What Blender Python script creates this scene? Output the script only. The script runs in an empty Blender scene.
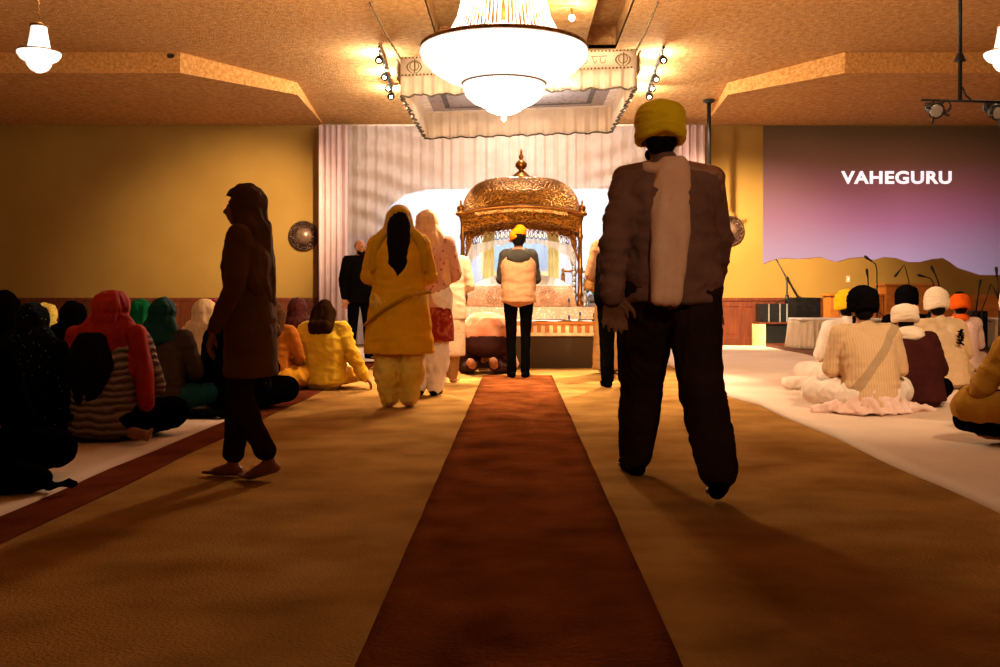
import bpy, bmesh, math, random
from mathutils import Vector, Matrix, noise
R = math.radians
PI = math.pi
SC = bpy.context.scene
COL = SC.collection
F, CX, HY, CH = 972.2, 517.0, 298.0, 0.88          # lens of 35 mm, eye height 0.88 m
V = Vector

def P(px, py, Y):
    return V(((px-CX)/F*Y, Y, CH+(HY-py)/F*Y))

def G(px, py, z=0.0):
    Y = F*(CH-z)/(py-HY)
    return V(((px-CX)/F*Y, Y, z))

def lin(c):
    return tuple((v/255/12.92) if v/255 <= .04045 else ((v/255+.055)/1.055)**2.4 for v in c)

# ------------------------------------------------------------------ materials
def mat(name, c, c2=None, scale=8, rough=.8, metal=0, bump=0, bscale=None, stretch=(1,1,1), emit=0, ecol=None,
        kind='noise', lo=.35, hi=.65, alpha=1, transl=0, detail=4, spec=.3, wdir='X', wdist=2):
    m = bpy.data.materials.new(name); m.use_nodes = True
    nt = m.node_tree; N = nt.nodes; L = nt.links; N.clear()
    out = N.new('ShaderNodeOutputMaterial'); b = N.new('ShaderNodeBsdfPrincipled')
    tc = N.new('ShaderNodeTexCoord'); mp = N.new('ShaderNodeMapping'); mp.inputs['Scale'].default_value = stretch
    L.new(tc.outputs['Object'], mp.inputs['Vector'])
    if kind == 'noise':
        t = N.new('ShaderNodeTexNoise'); t.inputs['Scale'].default_value = scale; t.inputs['Detail'].default_value = detail; o = t.outputs['Fac']
    elif kind == 'voronoi':
        t = N.new('ShaderNodeTexVoronoi'); t.inputs['Scale'].default_value = scale; o = t.outputs['Distance']
    elif kind == 'wave':
        t = N.new('ShaderNodeTexWave'); t.inputs['Scale'].default_value = scale; t.inputs['Distortion'].default_value = 2; o = t.outputs['Fac']
        t.inputs['Detail'].default_value = 2; t.bands_direction = wdir; t.inputs['Distortion'].default_value = wdist
    L.new(mp.outputs['Vector'], t.inputs['Vector'])
    r = N.new('ShaderNodeValToRGB')
    r.color_ramp.elements[0].position = lo; r.color_ramp.elements[1].position = hi
    r.color_ramp.elements[0].color = (*lin(c), 1); r.color_ramp.elements[1].color = (*lin(c2 or tuple(min(255, v*1.18+4) for v in c)), 1)
    L.new(o, r.inputs['Fac']); L.new(r.outputs['Color'], b.inputs['Base Color'])
    b.inputs['Roughness'].default_value = rough; b.inputs['Metallic'].default_value = metal
    b.inputs['Specular IOR Level'].default_value = spec
    if bump:
        bn = N.new('ShaderNodeBump'); bn.inputs['Strength'].default_value = bump; bn.inputs['Distance'].default_value = .02
        if bscale:
            t2 = N.new('ShaderNodeTexNoise'); t2.inputs['Scale'].default_value = bscale; t2.inputs['Detail'].default_value = 3
            L.new(mp.outputs['Vector'], t2.inputs['Vector']); L.new(t2.outputs['Fac'], bn.inputs['Height'])
        else: L.new(o, bn.inputs['Height'])
        L.new(bn.outputs['Normal'], b.inputs['Normal'])
    if emit:
        b.inputs['Emission Strength'].default_value = emit
        if ecol: b.inputs['Emission Color'].default_value = (*lin(ecol), 1)
        else: L.new(r.outputs['Color'], b.inputs['Emission Color'])
    sh = b.outputs['BSDF']
    if transl:
        tr = N.new('ShaderNodeBsdfTranslucent'); L.new(r.outputs['Color'], tr.inputs['Color'])
        mx = N.new('ShaderNodeMixShader'); mx.inputs[0].default_value = transl
        L.new(sh, mx.inputs[1]); L.new(tr.outputs[0], mx.inputs[2]); sh = mx.outputs[0]
    if alpha < 1:
        tp = N.new('ShaderNodeBsdfTransparent'); mx = N.new('ShaderNodeMixShader'); mx.inputs[0].default_value = alpha
        L.new(tp.outputs[0], mx.inputs[1]); L.new(sh, mx.inputs[2]); sh = mx.outputs[0]
    L.new(sh, out.inputs['Surface'])
    m['tex'] = t.name; m['bsdf'] = b.name
    return m

def band_over(m, c, a, bcoef, w0, w1, back_only=True):
    """a darker woven strap / printed band: where w0 < a*x + b*z < w1 in the garment's own coordinates"""
    nt = m.node_tree; N = nt.nodes; L = nt.links
    b = N[m['bsdf']]; src = b.inputs['Base Color'].links[0].from_socket
    tc = N.new('ShaderNodeTexCoord'); sx = N.new('ShaderNodeSeparateXYZ'); L.new(tc.outputs['Object'], sx.inputs[0])
    def mth(op, i0, i1):
        n = N.new('ShaderNodeMath'); n.operation = op
        for k, v in enumerate((i0, i1)):
            if hasattr(v, 'node'): L.new(v, n.inputs[k])
            else: n.inputs[k].default_value = v
        return n.outputs[0]
    s = mth('ADD', mth('MULTIPLY', sx.outputs['X'], a), mth('MULTIPLY', sx.outputs['Z'], bcoef))
    f = mth('MULTIPLY', mth('GREATER_THAN', s, w0), mth('LESS_THAN', s, w1))
    if back_only: f = mth('MULTIPLY', f, mth('LESS_THAN', sx.outputs['Y'], .05))
    mx = N.new('ShaderNodeMixRGB'); L.new(f, mx.inputs[0]); L.new(src, mx.inputs[1]); mx.inputs[2].default_value = (*lin(c), 1)
    L.new(mx.outputs[0], b.inputs['Base Color'])

# ------------------------------------------------------------------ object helpers
def tag(o, label=None, cat=None, group=None, kind=None):
    if label: o['label'] = label
    if cat: o['category'] = cat
    if group: o['group'] = group
    if kind: o['kind'] = kind
    return o

def thing(name, loc, rz=0, label=None, cat=None, group=None):
    o = bpy.data.objects.new(name, None); COL.objects.link(o); o.location = loc; o.rotation_euler = (0, 0, rz)
    o.empty_display_size = .1
    return tag(o, label, cat, group)

def link(name, me, m, parent=None, smooth=True):
    o = bpy.data.objects.new(name, me); COL.objects.link(o)
    if parent: o.parent = parent
    me.materials.clear(); me.materials.append(m)
    if smooth: me.polygons.foreach_set('use_smooth', [True]*len(me.polygons))
    return o

def copy_tree(o, parent=None):
    c = o.copy(); COL.objects.link(c)
    if parent: c.parent = parent
    for ch in list(o.children): copy_tree(ch, c)
    return c

class Mesh:
    def __init__(s): s.v = []; s.f = []
    def grid(s, rows, closed=False, caps=False):
        """rows: list of equal-length point lists"""
        b = len(s.v); n = len(rows[0])
        for r in rows: s.v += [tuple(p) for p in r]
        for i in range(len(rows)-1):
            for j in range(n if closed else n-1):
                k = (j+1) % n
                s.f.append((b+i*n+j, b+i*n+k, b+(i+1)*n+k, b+(i+1)*n+j))
        if caps:
            s.f.append(tuple(b+j for j in range(n))[::-1]); e = b+(len(rows)-1)*n
            s.f.append(tuple(e+j for j in range(n)))
        return s
    def box(s, a, b, rot=None, c=None):
        a, b = V(a), V(b)
        pts = [V((x, y, z)) for z in (a.z, b.z) for y in (a.y, b.y) for x in (a.x, b.x)]
        if rot: 
            cc = V(c) if c else (a+b)/2; pts = [rot @ (p-cc)+cc for p in pts]
        k = len(s.v); s.v += [tuple(p) for p in pts]
        s.f += [tuple(k+i for i in q) for q in ((0,2,3,1),(4,5,7,6),(0,1,5,4),(2,6,7,3),(0,4,6,2),(1,3,7,5))]
        return s
    def tube(s, pts, r, n=8, caps=True):
        pts = [V(p) for p in pts]; rows = []
        up = V((0, 0, 1))
        for i, p in enumerate(pts):
            t = (pts[min(i+1, len(pts)-1)]-pts[max(i-1, 0)]).normalized()
            if abs(t.dot(up)) > .95: a = t.cross(V((0, 1, 0))).normalized() if abs(t.y) < .9 else t.cross(V((1, 0, 0))).normalized()
            else: a = t.cross(up).normalized()
            if rows and a.dot(la) < 0: a = -a
            la = a; b = t.cross(a).normalized()
            rr = r[i] if isinstance(r, (list, tuple)) else r
            rows.append([p+(a*math.cos(2*PI*k/n)+b*math.sin(2*PI*k/n))*rr for k in range(n)])
        return s.grid(rows, True, caps)
    def lathe(s, prof, c=(0, 0, 0), n=24, caps=True):
        c = V(c)
        return s.grid([[c+V((r*math.cos(2*PI*k/n), r*math.sin(2*PI*k/n), z)) for k in range(n)] for r, z in prof], True, caps)
    def cap(s, p0, p1, r0, r1, n=14):
        p0, p1 = V(p0), V(p1); t = p1-p0
        if t.length < 1e-5: t = V((0, 0, 1e-4))
        t.normalize(); a = t.orthogonal().normalized(); b = t.cross(a)
        rows = []
        for k in range(-4, 1):
            q = k/4*PI/2; rows.append((p0+t*r0*math.sin(q), max(r0*math.cos(q), r0*.02)))
        for k in range(0, 5):
            q = k/4*PI/2; rows.append((p1+t*r1*math.sin(q), max(r1*math.cos(q), r1*.02)))
        return s.grid([[c+(a*math.cos(2*PI*j/n)+b*math.sin(2*PI*j/n))*r for j in range(n)] for c, r in rows], True, True)
    def ell(s, c, rad, rot=None, n=16):
        c = V(c); rows = []
        for i in range(9):
            q = -PI/2+PI*i/8; cz, rr = math.sin(q), max(math.cos(q), .02); row = []
            for j in range(n):
                p = V((rad[0]*rr*math.cos(2*PI*j/n), rad[1]*rr*math.sin(2*PI*j/n), rad[2]*cz))
                row.append(c+(rot @ p if rot else p))
            rows.append(row)
        return s.grid(rows, True, True)
    def loft(s, rings, n=20):
        """rings: (centre, rx, ry), horizontal"""
        return s.grid([[V(c)+V((rx*math.cos(2*PI*j/n), ry*math.sin(2*PI*j/n), 0)) for j in range(n)] for c, rx, ry in rings], True, True)
    def torus(s, c, rx, ry, r, rot=None, n=28, m=8):
        c = V(c); rows = []
        for i in range(n+1):
            a = 2*PI*i/n; d = V((math.cos(a), math.sin(a), 0)); row = []
            for j in range(m):
                q = 2*PI*j/m; p = V((d.x*(rx+r*math.cos(q)), d.y*(ry+r*math.cos(q)), r*math.sin(q)))
                row.append(c+(rot @ p if rot else p))
            rows.append(row)
        return s.grid(rows, True)
    def mesh(s, name='m'):
        me = bpy.data.meshes.new(name); me.from_pydata(s.v, [], s.f); me.update()
        bm = bmesh.new(); bm.from_mesh(me); bmesh.ops.recalc_face_normals(bm, faces=bm.faces); bm.to_mesh(me); bm.free()
        return me
    def obj(s, name, m, parent=None, smooth=False, bevel=0):
        me = s.mesh(name)
        if bevel:
            bm = bmesh.new(); bm.from_mesh(me)
            bmesh.ops.bevel(bm, geom=bm.edges[:], offset=bevel, segments=2, affect='EDGES', clamp_overlap=True)
            bm.to_mesh(me); bm.free()
        return link(name, me, m, parent, smooth)
    def blob(s, name, m, parent=None, voxel=.012, smooth=4, folds=None, cut=None, seed=0):
        """union everything into one skin and smooth it"""
        o = bpy.data.objects.new('tmp', s.mesh()); COL.objects.link(o)
        md = o.modifiers.new('r', 'REMESH'); md.mode = 'VOXEL'; md.voxel_size = voxel
        if smooth:
            ms = o.modifiers.new('s', 'SMOOTH'); ms.iterations = smooth; ms.factor = .5
        dg = bpy.context.evaluated_depsgraph_get()
        me = bpy.data.meshes.new_from_object(o.evaluated_get(dg))
        old = o.data; bpy.data.objects.remove(o); bpy.data.meshes.remove(old)
        if folds:
            me.update(); vs = me.vertices; nr = [v.normal.copy() for v in vs]
            for amp, fx, fy, fz in folds:
                for v, nn in zip(vs, nr):
                    q = noise.noise(V((v.co.x*fx+seed*3.7, v.co.y*fy+seed, v.co.z*fz-seed)))
                    v.co += nn*(amp*(1-2.6*abs(q)))
            me.update()
        if cut:
            bm = bmesh.new(); bm.from_mesh(me)
            bmesh.ops.delete(bm, geom=[v for v in bm.verts if cut(v.co)], context='VERTS'); bm.to_mesh(me); bm.free()
        return link(name, me, m, parent)

def solid(o, t, off=0):
    md = o.modifiers.new('thick', 'SOLIDIFY'); md.thickness = t; md.offset = off; return o

def struct(name, ms, m, label=None, smooth=False, parent=None):
    o = ms.obj(name, m, parent, smooth)
    if not parent: o['kind'] = 'structure'
    return o

def rotz(a): return Matrix.Rotation(a, 3, 'Z')
def rotx(a): return Matrix.Rotation(a, 3, 'X')
def roty(a): return Matrix.Rotation(a, 3, 'Y')
# ------------------------------------------------------------------ people
SKIN = mat('skin', (150, 95, 62), (165, 105, 70), scale=20, rough=.55)
HAIR = mat('hair', (9, 6, 4), (20, 12, 8), scale=30, stretch=(6, 6, .6), rough=.8, bump=.4, spec=.05)
EYE = mat('eye', (30, 22, 18), (50, 40, 30), rough=.3)

def stand_joints(H=1.7, arms='down', stride=0, lean=0, spread=.09, step_side=1, bend=0):
    """facing +y; stride > 0 puts the right foot forward"""
    s = H/1.7
    J = {}
    for k, sg in (('l', -1), ('r', 1)):
        st = stride*sg*step_side
        J['hip'+k] = V((sg*.09, 0, .90)); J['ank'+k] = V((sg*spread, st, .08+(.07 if st < 0 else 0)*min(1, abs(st)*4)))
        J['kne'+k] = V((sg*(spread+.09)/2, st*.5+.03+(.08 if st < 0 and abs(st) > .1 else 0), .49))
        J['toe'+k] = J['ank'+k]+V((sg*.03, .17, -.04-(.05 if st < -.1 else 0)))
        J['sho'+k] = V((sg*.185, lean, 1.40))
        if arms == 'down':
            sw = -st*.5
            J['elb'+k] = V((sg*.25, lean-.02+sw*.4, 1.12)); J['wri'+k] = V((sg*.26, lean+.06+sw, .87)); J['hd'+k] = V((sg*.0, .25, -1)).normalized()
        elif arms == 'pray':
            J['elb'+k] = V((sg*.25, lean+.06, 1.13)); J['wri'+k] = V((sg*.05, lean+.27, 1.24)); J['hd'+k] = V((-sg*.12, .3, .9)).normalized()
        elif arms == 'front':
            J['elb'+k] = V((sg*.26, lean+.02, 1.12)); J['wri'+k] = V((sg*.06, lean+.24, 1.02)); J['hd'+k] = V((-sg*.7, .5, -.3)).normalized()
    J['pel'] = V((0, 0, .95)); J['wai'] = V((0, lean*.3, 1.08)); J['che'] = V((0, lean*.8, 1.27)); J['nec'] = V((0, lean, 1.44)); J['hea'] = V((0, lean+.025+bend, 1.585))
    return {k: (v*s if not k.startswith('hd') else v) for k, v in J.items()} | {'s': s, 'seat': False}

def sit_joints(H=1.7, lean=.06, twist=0, arms='lap', wide=1, bend=.02):
    s = H/1.7; J = {}
    for k, sg in (('l', -1), ('r', 1)):
        J['hip'+k] = V((sg*.10, 0, .12)); J['kne'+k] = V((sg*.34*wide, .27, .13)); J['ank'+k] = V((-sg*.10, .36-(.1 if sg > 0 else 0), .07))
        J['toe'+k] = J['ank'+k]+V((-sg*.14, .02, -.02))
        J['sho'+k] = V((sg*.185, lean, .575))
        if arms == 'lap':
            J['elb'+k] = V((sg*.26, lean+.05, .31)); J['wri'+k] = V((sg*.10, lean+.25, .22)); J['hd'+k] = V((-sg*.8, .6, -.1)).normalized()
        elif arms == 'knees':
            J['elb'+k] = V((sg*.30, lean+.08, .34)); J['wri'+k] = V((sg*.31, .27, .22)); J['hd'+k] = V((0, .8, -.5)).normalized()
        elif arms == 'back':
            J['elb'+k] = V((sg*.29, lean+.0, .34)); J['wri'+k] = V((sg*.40, .06, .10)) if sg > 0 else V((-.1, .3, .22)); J['hd'+k] = V((.4, .3, -.5)).normalized()
    J['pel'] = V((0, 0, .13)); J['wai'] = V((0, lean*.2, .27)); J['che'] = V((0, lean*.7, .43)); J['nec'] = V((0, lean+.01, .615)); J['hea'] = V((0, lean+.02+bend, .76))
    rt = rotz(twist)
    for k in list(J):
        if k[:3] in ('sho', 'elb', 'wri', 'che', 'nec', 'hea') or k[:2] == 'hd': J[k] = rt @ J[k]
    return {k: (v*s if not k.startswith('hd') else v) for k, v in J.items()} | {'s': s, 'seat': True}

def hand(m, w, d, side, s=1):
    """palm, four unequal bent fingers and a side thumb; side = +1/-1 for the thumb's side"""
    up = V((0, 0, 1)) if abs(d.z) < .8 else V((0, 1, 0))
    a = d.cross(up).normalized(); n = a.cross(d).normalized()
    for i, q in enumerate((-.030, -.010, .010, .030)):
        b = w+(d*.085+a*q)*s
        m.cap(w+(d*.01+a*q*.6)*s, b, .014*s, .013*s, 8)
        L = (.062, .074, .070, .052)[i] if side > 0 else (.052, .070, .074, .062)[i]
        c = b+(d*L*.55-n*.012+a*q*.25)*s; e = c+(d*L*.4-n*.028)*s
        m.cap(b, c, .0095*s, .0088*s, 8); m.cap(c, e, .0088*s, .0075*s, 8)
    t0 = w+(d*.03-a*.03*side)*s; t1 = t0+(d*.035-a*.035*side-n*.01)*s; t2 = t1+(d*.03-a*.006*side-n*.012)*s
    m.cap(t0, t1, .014*s, .011*s, 8); m.cap(t1, t2, .011*s, .0085*s, 8)

def head_shape(m, J, hr):
    s = J['s']; c = J['hea']
    def E(o, rad): m.ell(c+hr @ (V(o)*s), [r*s for r in rad], hr)
    E((0, -.012, .025), (.074, .092, .088)); E((0, .03, -.045), (.052, .062, .062)); E((0, .055, -.085), (.026, .026, .022))
    m.cap(c+hr @ (V((0, .085, .012))*s), c+hr @ (V((0, .108, -.028))*s), .008*s, .014*s, 8)
    E((0, .088, -.058), (.024, .010, .008)); E((0, .084, -.068), (.020, .012, .007))
    for sg in (-1, 1):
        E((sg*.076, -.005, -.012), (.010, .020, .032)); E((sg*.034, .074, .026), (.026, .012, .008)); E((sg*.038, .068, -.02), (.020, .016, .018))

def body(J, par, sk=SKIN, voxel=.011, look=(0, 0), bare=True):
    s = J['s']; m = Mesh(); hr = rotz(look[0]) @ rotx(look[1]); J['hr'] = hr
    for k in 'lr':
        h, kn, an, to = J['hip'+k], J['kne'+k], J['ank'+k], J['toe'+k]
        th = J.get('thin', 1); m.cap(h, kn, .082*s*th, .052*s*th); m.cap(kn, kn.lerp(an, .35)+V((0, -.008*s, 0)), .050*s*th, .049*s*th); m.cap(kn.lerp(an, .35)+V((0, -.008*s, 0)), an, .049*s*th, .033*s*th)
        fd = (to-an); fd.z = 0; fd = fd.normalized(); sd = V((fd.y, -fd.x, 0))
        if J.get('bow'):
            m.cap(an, to, .038*s, .034*s); 
            for i in range(5): m.cap(to+sd*(i-2)*.014, to+sd*(i-2)*.016+V((0, .01, -.03)), .011, .009, 8)
        else:
            hl = an-fd*.035*s; hl.z = max(an.z-.045*s, .03); ba = hl+fd*.15*s; ba.z = max(to.z-.012, .022)
            m.cap(an, hl+fd*.02, .034*s, .034*s); m.cap(hl, ba, .030*s, .027*s); m.cap(hl.lerp(an, .5)+fd*.03*s, ba, .03*s, .026*s)
            for i in range(5):
                o = ba+sd*(i-2)*.018*s*(1 if k == 'r' else -1)+fd*.012
                m.cap(o, o+fd*(.045-.006*i)*s, (.014 if i == 0 else .0105)*s, (.012 if i == 0 else .009)*s, 8)
        m.cap(J['nec'].lerp(J['sho'+k], .35), J['sho'+k], .055*s, .058*s)
        e, w = J['elb'+k], J['wri'+k]
        m.cap(J['sho'+k], e, .052*s, .040*s); m.cap(e, e.lerp(w, .3), .040*s, .039*s); m.cap(e.lerp(w, .3), w, .038*s, .026*s)
        hand(m, w, J['hd'+k], -1 if k == 'l' else 1, s)
    m.ell(J['pel'], (.165*s, .115*s, .10*s)); m.cap(J['pel'], J['wai'], .11*s, .11*s); 
    for q in (-.05, .05): m.cap(J['wai']+V((q*s, 0, 0)), J['che']+V((q*1.2*s, 0, 0)), .10*s, .11*s)
    m.cap(J['che'], J['nec']-V((0, 0, .03*s)), .11*s, .07*s); m.cap(J['nec']-V((0, 0, .04*s)), J['hea']-V((0, .01, .04*s)), .058*s, .05*s)
    head_shape(m, J, hr)
    o = m.blob('body', sk, par, voxel, 2)
    e = Mesh()
    for sg in (-1, 1): e.ell(J['hea']+hr @ (V((sg*.033, .077, .008))*s), (.013*s, .009*s, .007*s), hr, 10)
    e.obj('eyes', EYE, o, True)
    return o

def top_garment(J, par, name, m_, hem=None, loose=0, skirt=None, folds=.004, sleeve=1.0, voxel=.011, seed=0, wide=1, collar=True, arms=True):
    """shirt, jumper, coat or kurta: torso, sleeves to the wrists, optional long skirt"""
    s = J['s']; m = Mesh(); g = loose
    pel, wai, che, nec = J['pel'], J['wai'], J['che'], J['nec']
    for a, b, ra, rb in ((pel, wai, .135, .125), (wai, che, .125, .135)):
        for q in (-.055, 0, .055): m.cap(a+V((q*s*wide, 0, 0)), b+V((q*1.1*s*wide, 0, 0)), (ra+g)*s, (rb+g)*s)
    m.cap(che, nec-V((0, .0, .05*s)), (.135+g)*s, (.085+g*.4)*s)
    if collar: m.cap(nec-V((0, 0, .05*s)), nec+V((0, 0, .012*s)), .075*s, .064*s)
    for k in 'lr' if arms else '':
        sh, e, w = J['sho'+k], J['elb'+k], J['wri'+k]
        m.cap(nec.lerp(sh, .3)-V((0, 0, .015*s)), sh, .066*s, (.068+g*.4)*s)
        m.cap(che+(sh-che)*.55, sh-V((0, 0, .03)), .11*s, .075*s)
        m.cap(sh, e, (.068+g*.5)*s, (.054+g*.5)*s)
        if sleeve >= 1: m.cap(e, w-(w-e)*.04, (.054+g*.5)*s, (.036+g*.5)*s)
        elif sleeve > .5: m.cap(e, e.lerp(w, sleeve-.5), (.054+g*.5)*s, (.046+g*.5)*s)
    if skirt:                                    # rings (z, rx, ry, y)
        m.loft([(V((0, y, z)), rx, ry) for z, rx, ry, y in skirt])
    if hem is not None and not J['seat']:
        m.loft([(pel*0+V((0, pel.y, hem*s)), (.19+g)*s*wide, (.145+g)*s), (pel+V((0, 0, .03)), (.185+g)*s*wide, (.135+g)*s)])
    if J['seat'] and not skirt:
        m.loft([(V((0, 0, .035)), (.205+g)*s*wide, (.155+g)*s), (V((0, 0, .12*s)), (.20+g)*s*wide, (.15+g)*s), (V((0, 0, .22*s)), (.175+g)*s*wide, (.13+g)*s)])
    f = [(folds, 5, 5, 14), (folds*.5, 16, 16, 22)] if folds else None
    return m.blob(name, m_, par, voxel, 4, f, None, seed)

def leg_garment(J, par, name, m_, r=.0, cuff=.0, folds=.003, voxel=.011, seed=1, stop=.98):
    s = J['s']; m = Mesh()
    for k in 'lr':
        h, kn, an = J['hip'+k], J['kne'+k], J['ank'+k]
        m.cap(h, kn, (.098+r)*s, (.068+r)*s); m.cap(kn, kn.lerp(an, .5), (.068+r)*s, (.062+r*1.1)*s)
        m.cap(kn.lerp(an, .5), kn.lerp(an, stop), (.062+r*1.1)*s, (.05+cuff)*s)
    m.ell(J['pel'], ((.175+min(r, .02))*s, (.125+min(r, .02))*s, .11*s))
    return m.blob(name, m_, par, voxel, 3, [(folds, 9, 9, 7), (folds*.6, 20, 20, 12)], None, seed)

def shoes(J, par, m_, name='shoe'):
    s = J['s']
    for k in 'lr':
        m = Mesh(); an, to = J['ank'+k], J['toe'+k]; fd = (to-an); fd.z = 0; fd.normalize()
        hl = an-fd*.035*s; hl.z = max(an.z-.045*s, .035); ba = hl+fd*.17*s; ba.z = max(to.z-.01, .03)
        m.cap(an+V((0, 0, .01)), hl+fd*.02, .044*s, .042*s); m.cap(hl, ba, .042*s, .038*s); m.cap(ba, ba+fd*.05*s, .038*s, .028*s); m.cap(hl.lerp(an, .5)+fd*.03*s, ba, .042*s, .034*s)
        m.blob(name, m_, par, .008, 2)

def turban(J, par, m_, patka=None, tall=1, fat=1, tilt=-.12, seed=0):
    """wound cloth: overlapping tilted bands that cross at the brow over a domed crown"""
    s = J['s']; hr = J['hr']; c = J['hea']+hr @ (V((0, -.012, .055))*s); m = Mesh(); rt = hr @ rotx(tilt)
    def C(o): return c+rt @ (V(o)*s)
    fat *= 1.10; tall *= 1.12
    m.ell(C((0, 0, .03*tall)), (.090*s*fat, .108*s*fat, .082*s*tall), rt)
    for i in range(6):
        for sg in (-1, 1):
            a = sg*(.26, .30, .32, .30, .22, .12)[i]; z = (-.036, -.012, .012, .036, .058, .074)[i]*tall; k = (.95, 1.0, .98, .89, .72, .46)[i]
            m.torus(C((0, -.004*i, z)), (.088*k*fat)*s, (.105*k*fat)*s, (.0205-.0008*i)*s, rt @ roty(a))
    m.ell(C((0, -.035, -.045)), (.075, .075, .035), rt)
    o = m.blob('turban', m_, par, .0065, 2, [(.002, 8, 8, 45)], None, seed)
    if J.get('nape', True): short_hair(J, par, low=-.125, off=-.002)
    if patka:
        q = Mesh(); q.ell(C((0, -.005, .085*tall)), (.062*s, .075*s, .042*s), rt); q.blob('turban_crown', patka, o, .007, 2)
    return o

def hair_back(J, par, L=.35, w=.075, x=0, m_=None, y=-.10):
    s = J['s']; m = Mesh(); h = J['hea']
    m.ell(h+V((0, -.022, .028))*s, (.085*s, .095*s, .094*s))
    p0 = h+V((0, -.05, -.02))*s; p1 = V((x*.5, J['che'].y-.10*s, h.z-.18*s)); p2 = V((x, J['che'].y-.15*s, h.z-L*.75)); p3 = V((x*1.1, J['che'].y-.145*s, h.z-L))
    for q in (-.6, 0, .6): m.cap(p0+V((q*w*.8, 0, 0)), p1+V((q*w, 0, 0)), w*.75, w*.6); m.cap(p1+V((q*w, 0, 0)), p2+V((q*w, 0, 0)), w*.6, w*.45); m.cap(p2+V((q*w, 0, 0)), p3, w*.45, .015)
    hc = h
    return m.blob('hair', m_ or HAIR, par, .009, 3, [(.004, 30, 30, 3)], lambda c: c.y > hc.y+.045*s and c.z < hc.z+.055*s)

def short_hair(J, par, m_=None, low=-.05, off=0):
    s = J['s']; hr = J['hr']; m = Mesh(); c = J['hea']
    m.ell(c+hr @ (V((0, -.018, .03))*s), ((.081+off)*s, (.095+off)*s, (.092+off)*s), hr); m.ell(c+hr @ (V((0, -.045, -.02))*s), (.07*s, .06*s, .07*s), hr)
    inv = hr.inverted()
    def cut(p):
        q = inv @ (p-c)
        return (q.y > .03*s and q.z < .05*s) or q.z < low*s
    return m.blob('hair', m_ or HAIR, par, .008, 2, [(.002, 40, 40, 10)], cut)

def beard(J, par, m_=None):
    s = J['s']; hr = J['hr']; m = Mesh(); c = J['hea']
    m.ell(c+hr @ (V((0, .062, -.095))*s), (.05*s, .04*s, .045*s), hr); m.ell(c+hr @ (V((0, .025, -.07))*s), (.064*s, .055*s, .04*s), hr)
    m.cap(c+hr @ (V((-.02, .097, -.05))*s), c+hr @ (V((.02, .097, -.05))*s), .007*s, .007*s, 8)
    return m.blob('beard', m_ or HAIR, par, .008, 2, [(.002, 40, 40, 20)])

def veil(J, par, m_, down=.30, spread=.20, front=.03, name='head_scarf', seed=0, side=0, y0=-.02, fold=.007, voxel=.010, narrow=0):
    """cloth over the head falling on shoulders and back, open at the face"""
    s = J['s']; m = Mesh(); h = J['hea']; n = J['nec']; sh = (J['shol']+J['shor'])/2; c = J['che']
    m.ell(h+V((0, -.018, .022))*s, (.102*s, .115*s, .112*s))
    m.ell(h+V((0, -.035, -.06))*s, (.104*s, .10*s, .11*s))
    for i in range(11):
        q = -1+i*.2
        a = h+V((q*.060, -.035-.02*(1-q*q), -.055))*s; b = V((sh.x+q*spread*.86*s, sh.y+y0-.055*(1-q*q), sh.z+.01+(1-abs(q))*.05)); c1 = a.lerp(b, .5)+V((q*.012, -.012, -.012))
        m.cap(a, c1, .050*s, .046*s); m.cap(c1, b, .046*s, .040*s)
        e = V((sh.x+side*(.5)+q*spread*(1-narrow)*s, sh.y+y0-.085+.05*q*q, sh.z-down*(1-.25*abs(q))*(1+.12*math.sin(i*2.3+seed))))
        m.cap(b, e, .040*s, .034*s)
    hc = h
    def cut(p):
        d = p-hc
        return (d.y > front*s and abs(d.x) < .068*s and -.13*s < d.z < .062*s)
    return m.blob(name, m_, par, voxel, 3, [(fold*1.3, 11, 9, 2.2), (fold*.6, 26, 22, 5)], cut, seed)

def person(name_loc, rz, label, group=None):
    o = thing('person', name_loc, rz, label, 'person', group); return o
# ------------------------------------------------------------------ camera, world
cam = bpy.data.cameras.new('camera'); co = bpy.data.objects.new('camera', cam); COL.objects.link(co); SC.camera = co
cam.lens = 35; cam.sensor_width = 36; cam.shift_x = -.017; cam.shift_y = -.0355; cam.clip_start = .05
co.location = (0, 0, CH); co.rotation_euler = (PI/2, 0, 0)
SC.view_settings.view_transform = 'Standard'; SC.view_settings.look = 'None'; SC.view_settings.gamma = 1; SC.view_settings.exposure = 0
SC.view_settings.use_curve_mapping = False
w = bpy.data.worlds.new('world'); SC.world = w; w.use_nodes = True
w.node_tree.nodes['Background'].inputs[0].default_value = (.02, .012, .006, 1); w.node_tree.nodes['Background'].inputs[1].default_value = .3
SC.cycles.use_denoising = True
SC.cycles.max_bounces = 7; SC.cycles.transparent_max_bounces = 16; SC.cycles.sample_clamp_indirect = 4

# ------------------------------------------------------------------ room
YW = 18.2; SOF = 4.12; CEI = 4.42; YF = 14.0; XS = 10.6
M_carpet = mat('tan_carpet', (124, 84, 38), (180, 132, 72), scale=2.0, lo=.25, hi=.75, rough=1, bump=.6, bscale=70, detail=14, stretch=(1.1, 1.3, 1), spec=0)
M_runner = mat('rust_carpet', (78, 36, 14), (122, 64, 30), scale=3.4, lo=.3, hi=.75, rough=1, bump=.5, bscale=60, detail=8, spec=0)
M_band = mat('brown_carpet_band', (84, 36, 20), (104, 50, 28), scale=3, rough=1, bump=.4, bscale=60, spec=0)
M_wall = mat('mustard_wall', (140, 104, 46), (148, 112, 52), scale=.8, rough=.9, spec=.1)
M_ceil = mat('stucco_ceiling', (172, 126, 74), (212, 168, 112), scale=14, lo=.3, hi=.7, rough=1, bump=.8, bscale=38, detail=6, spec=.05)
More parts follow.
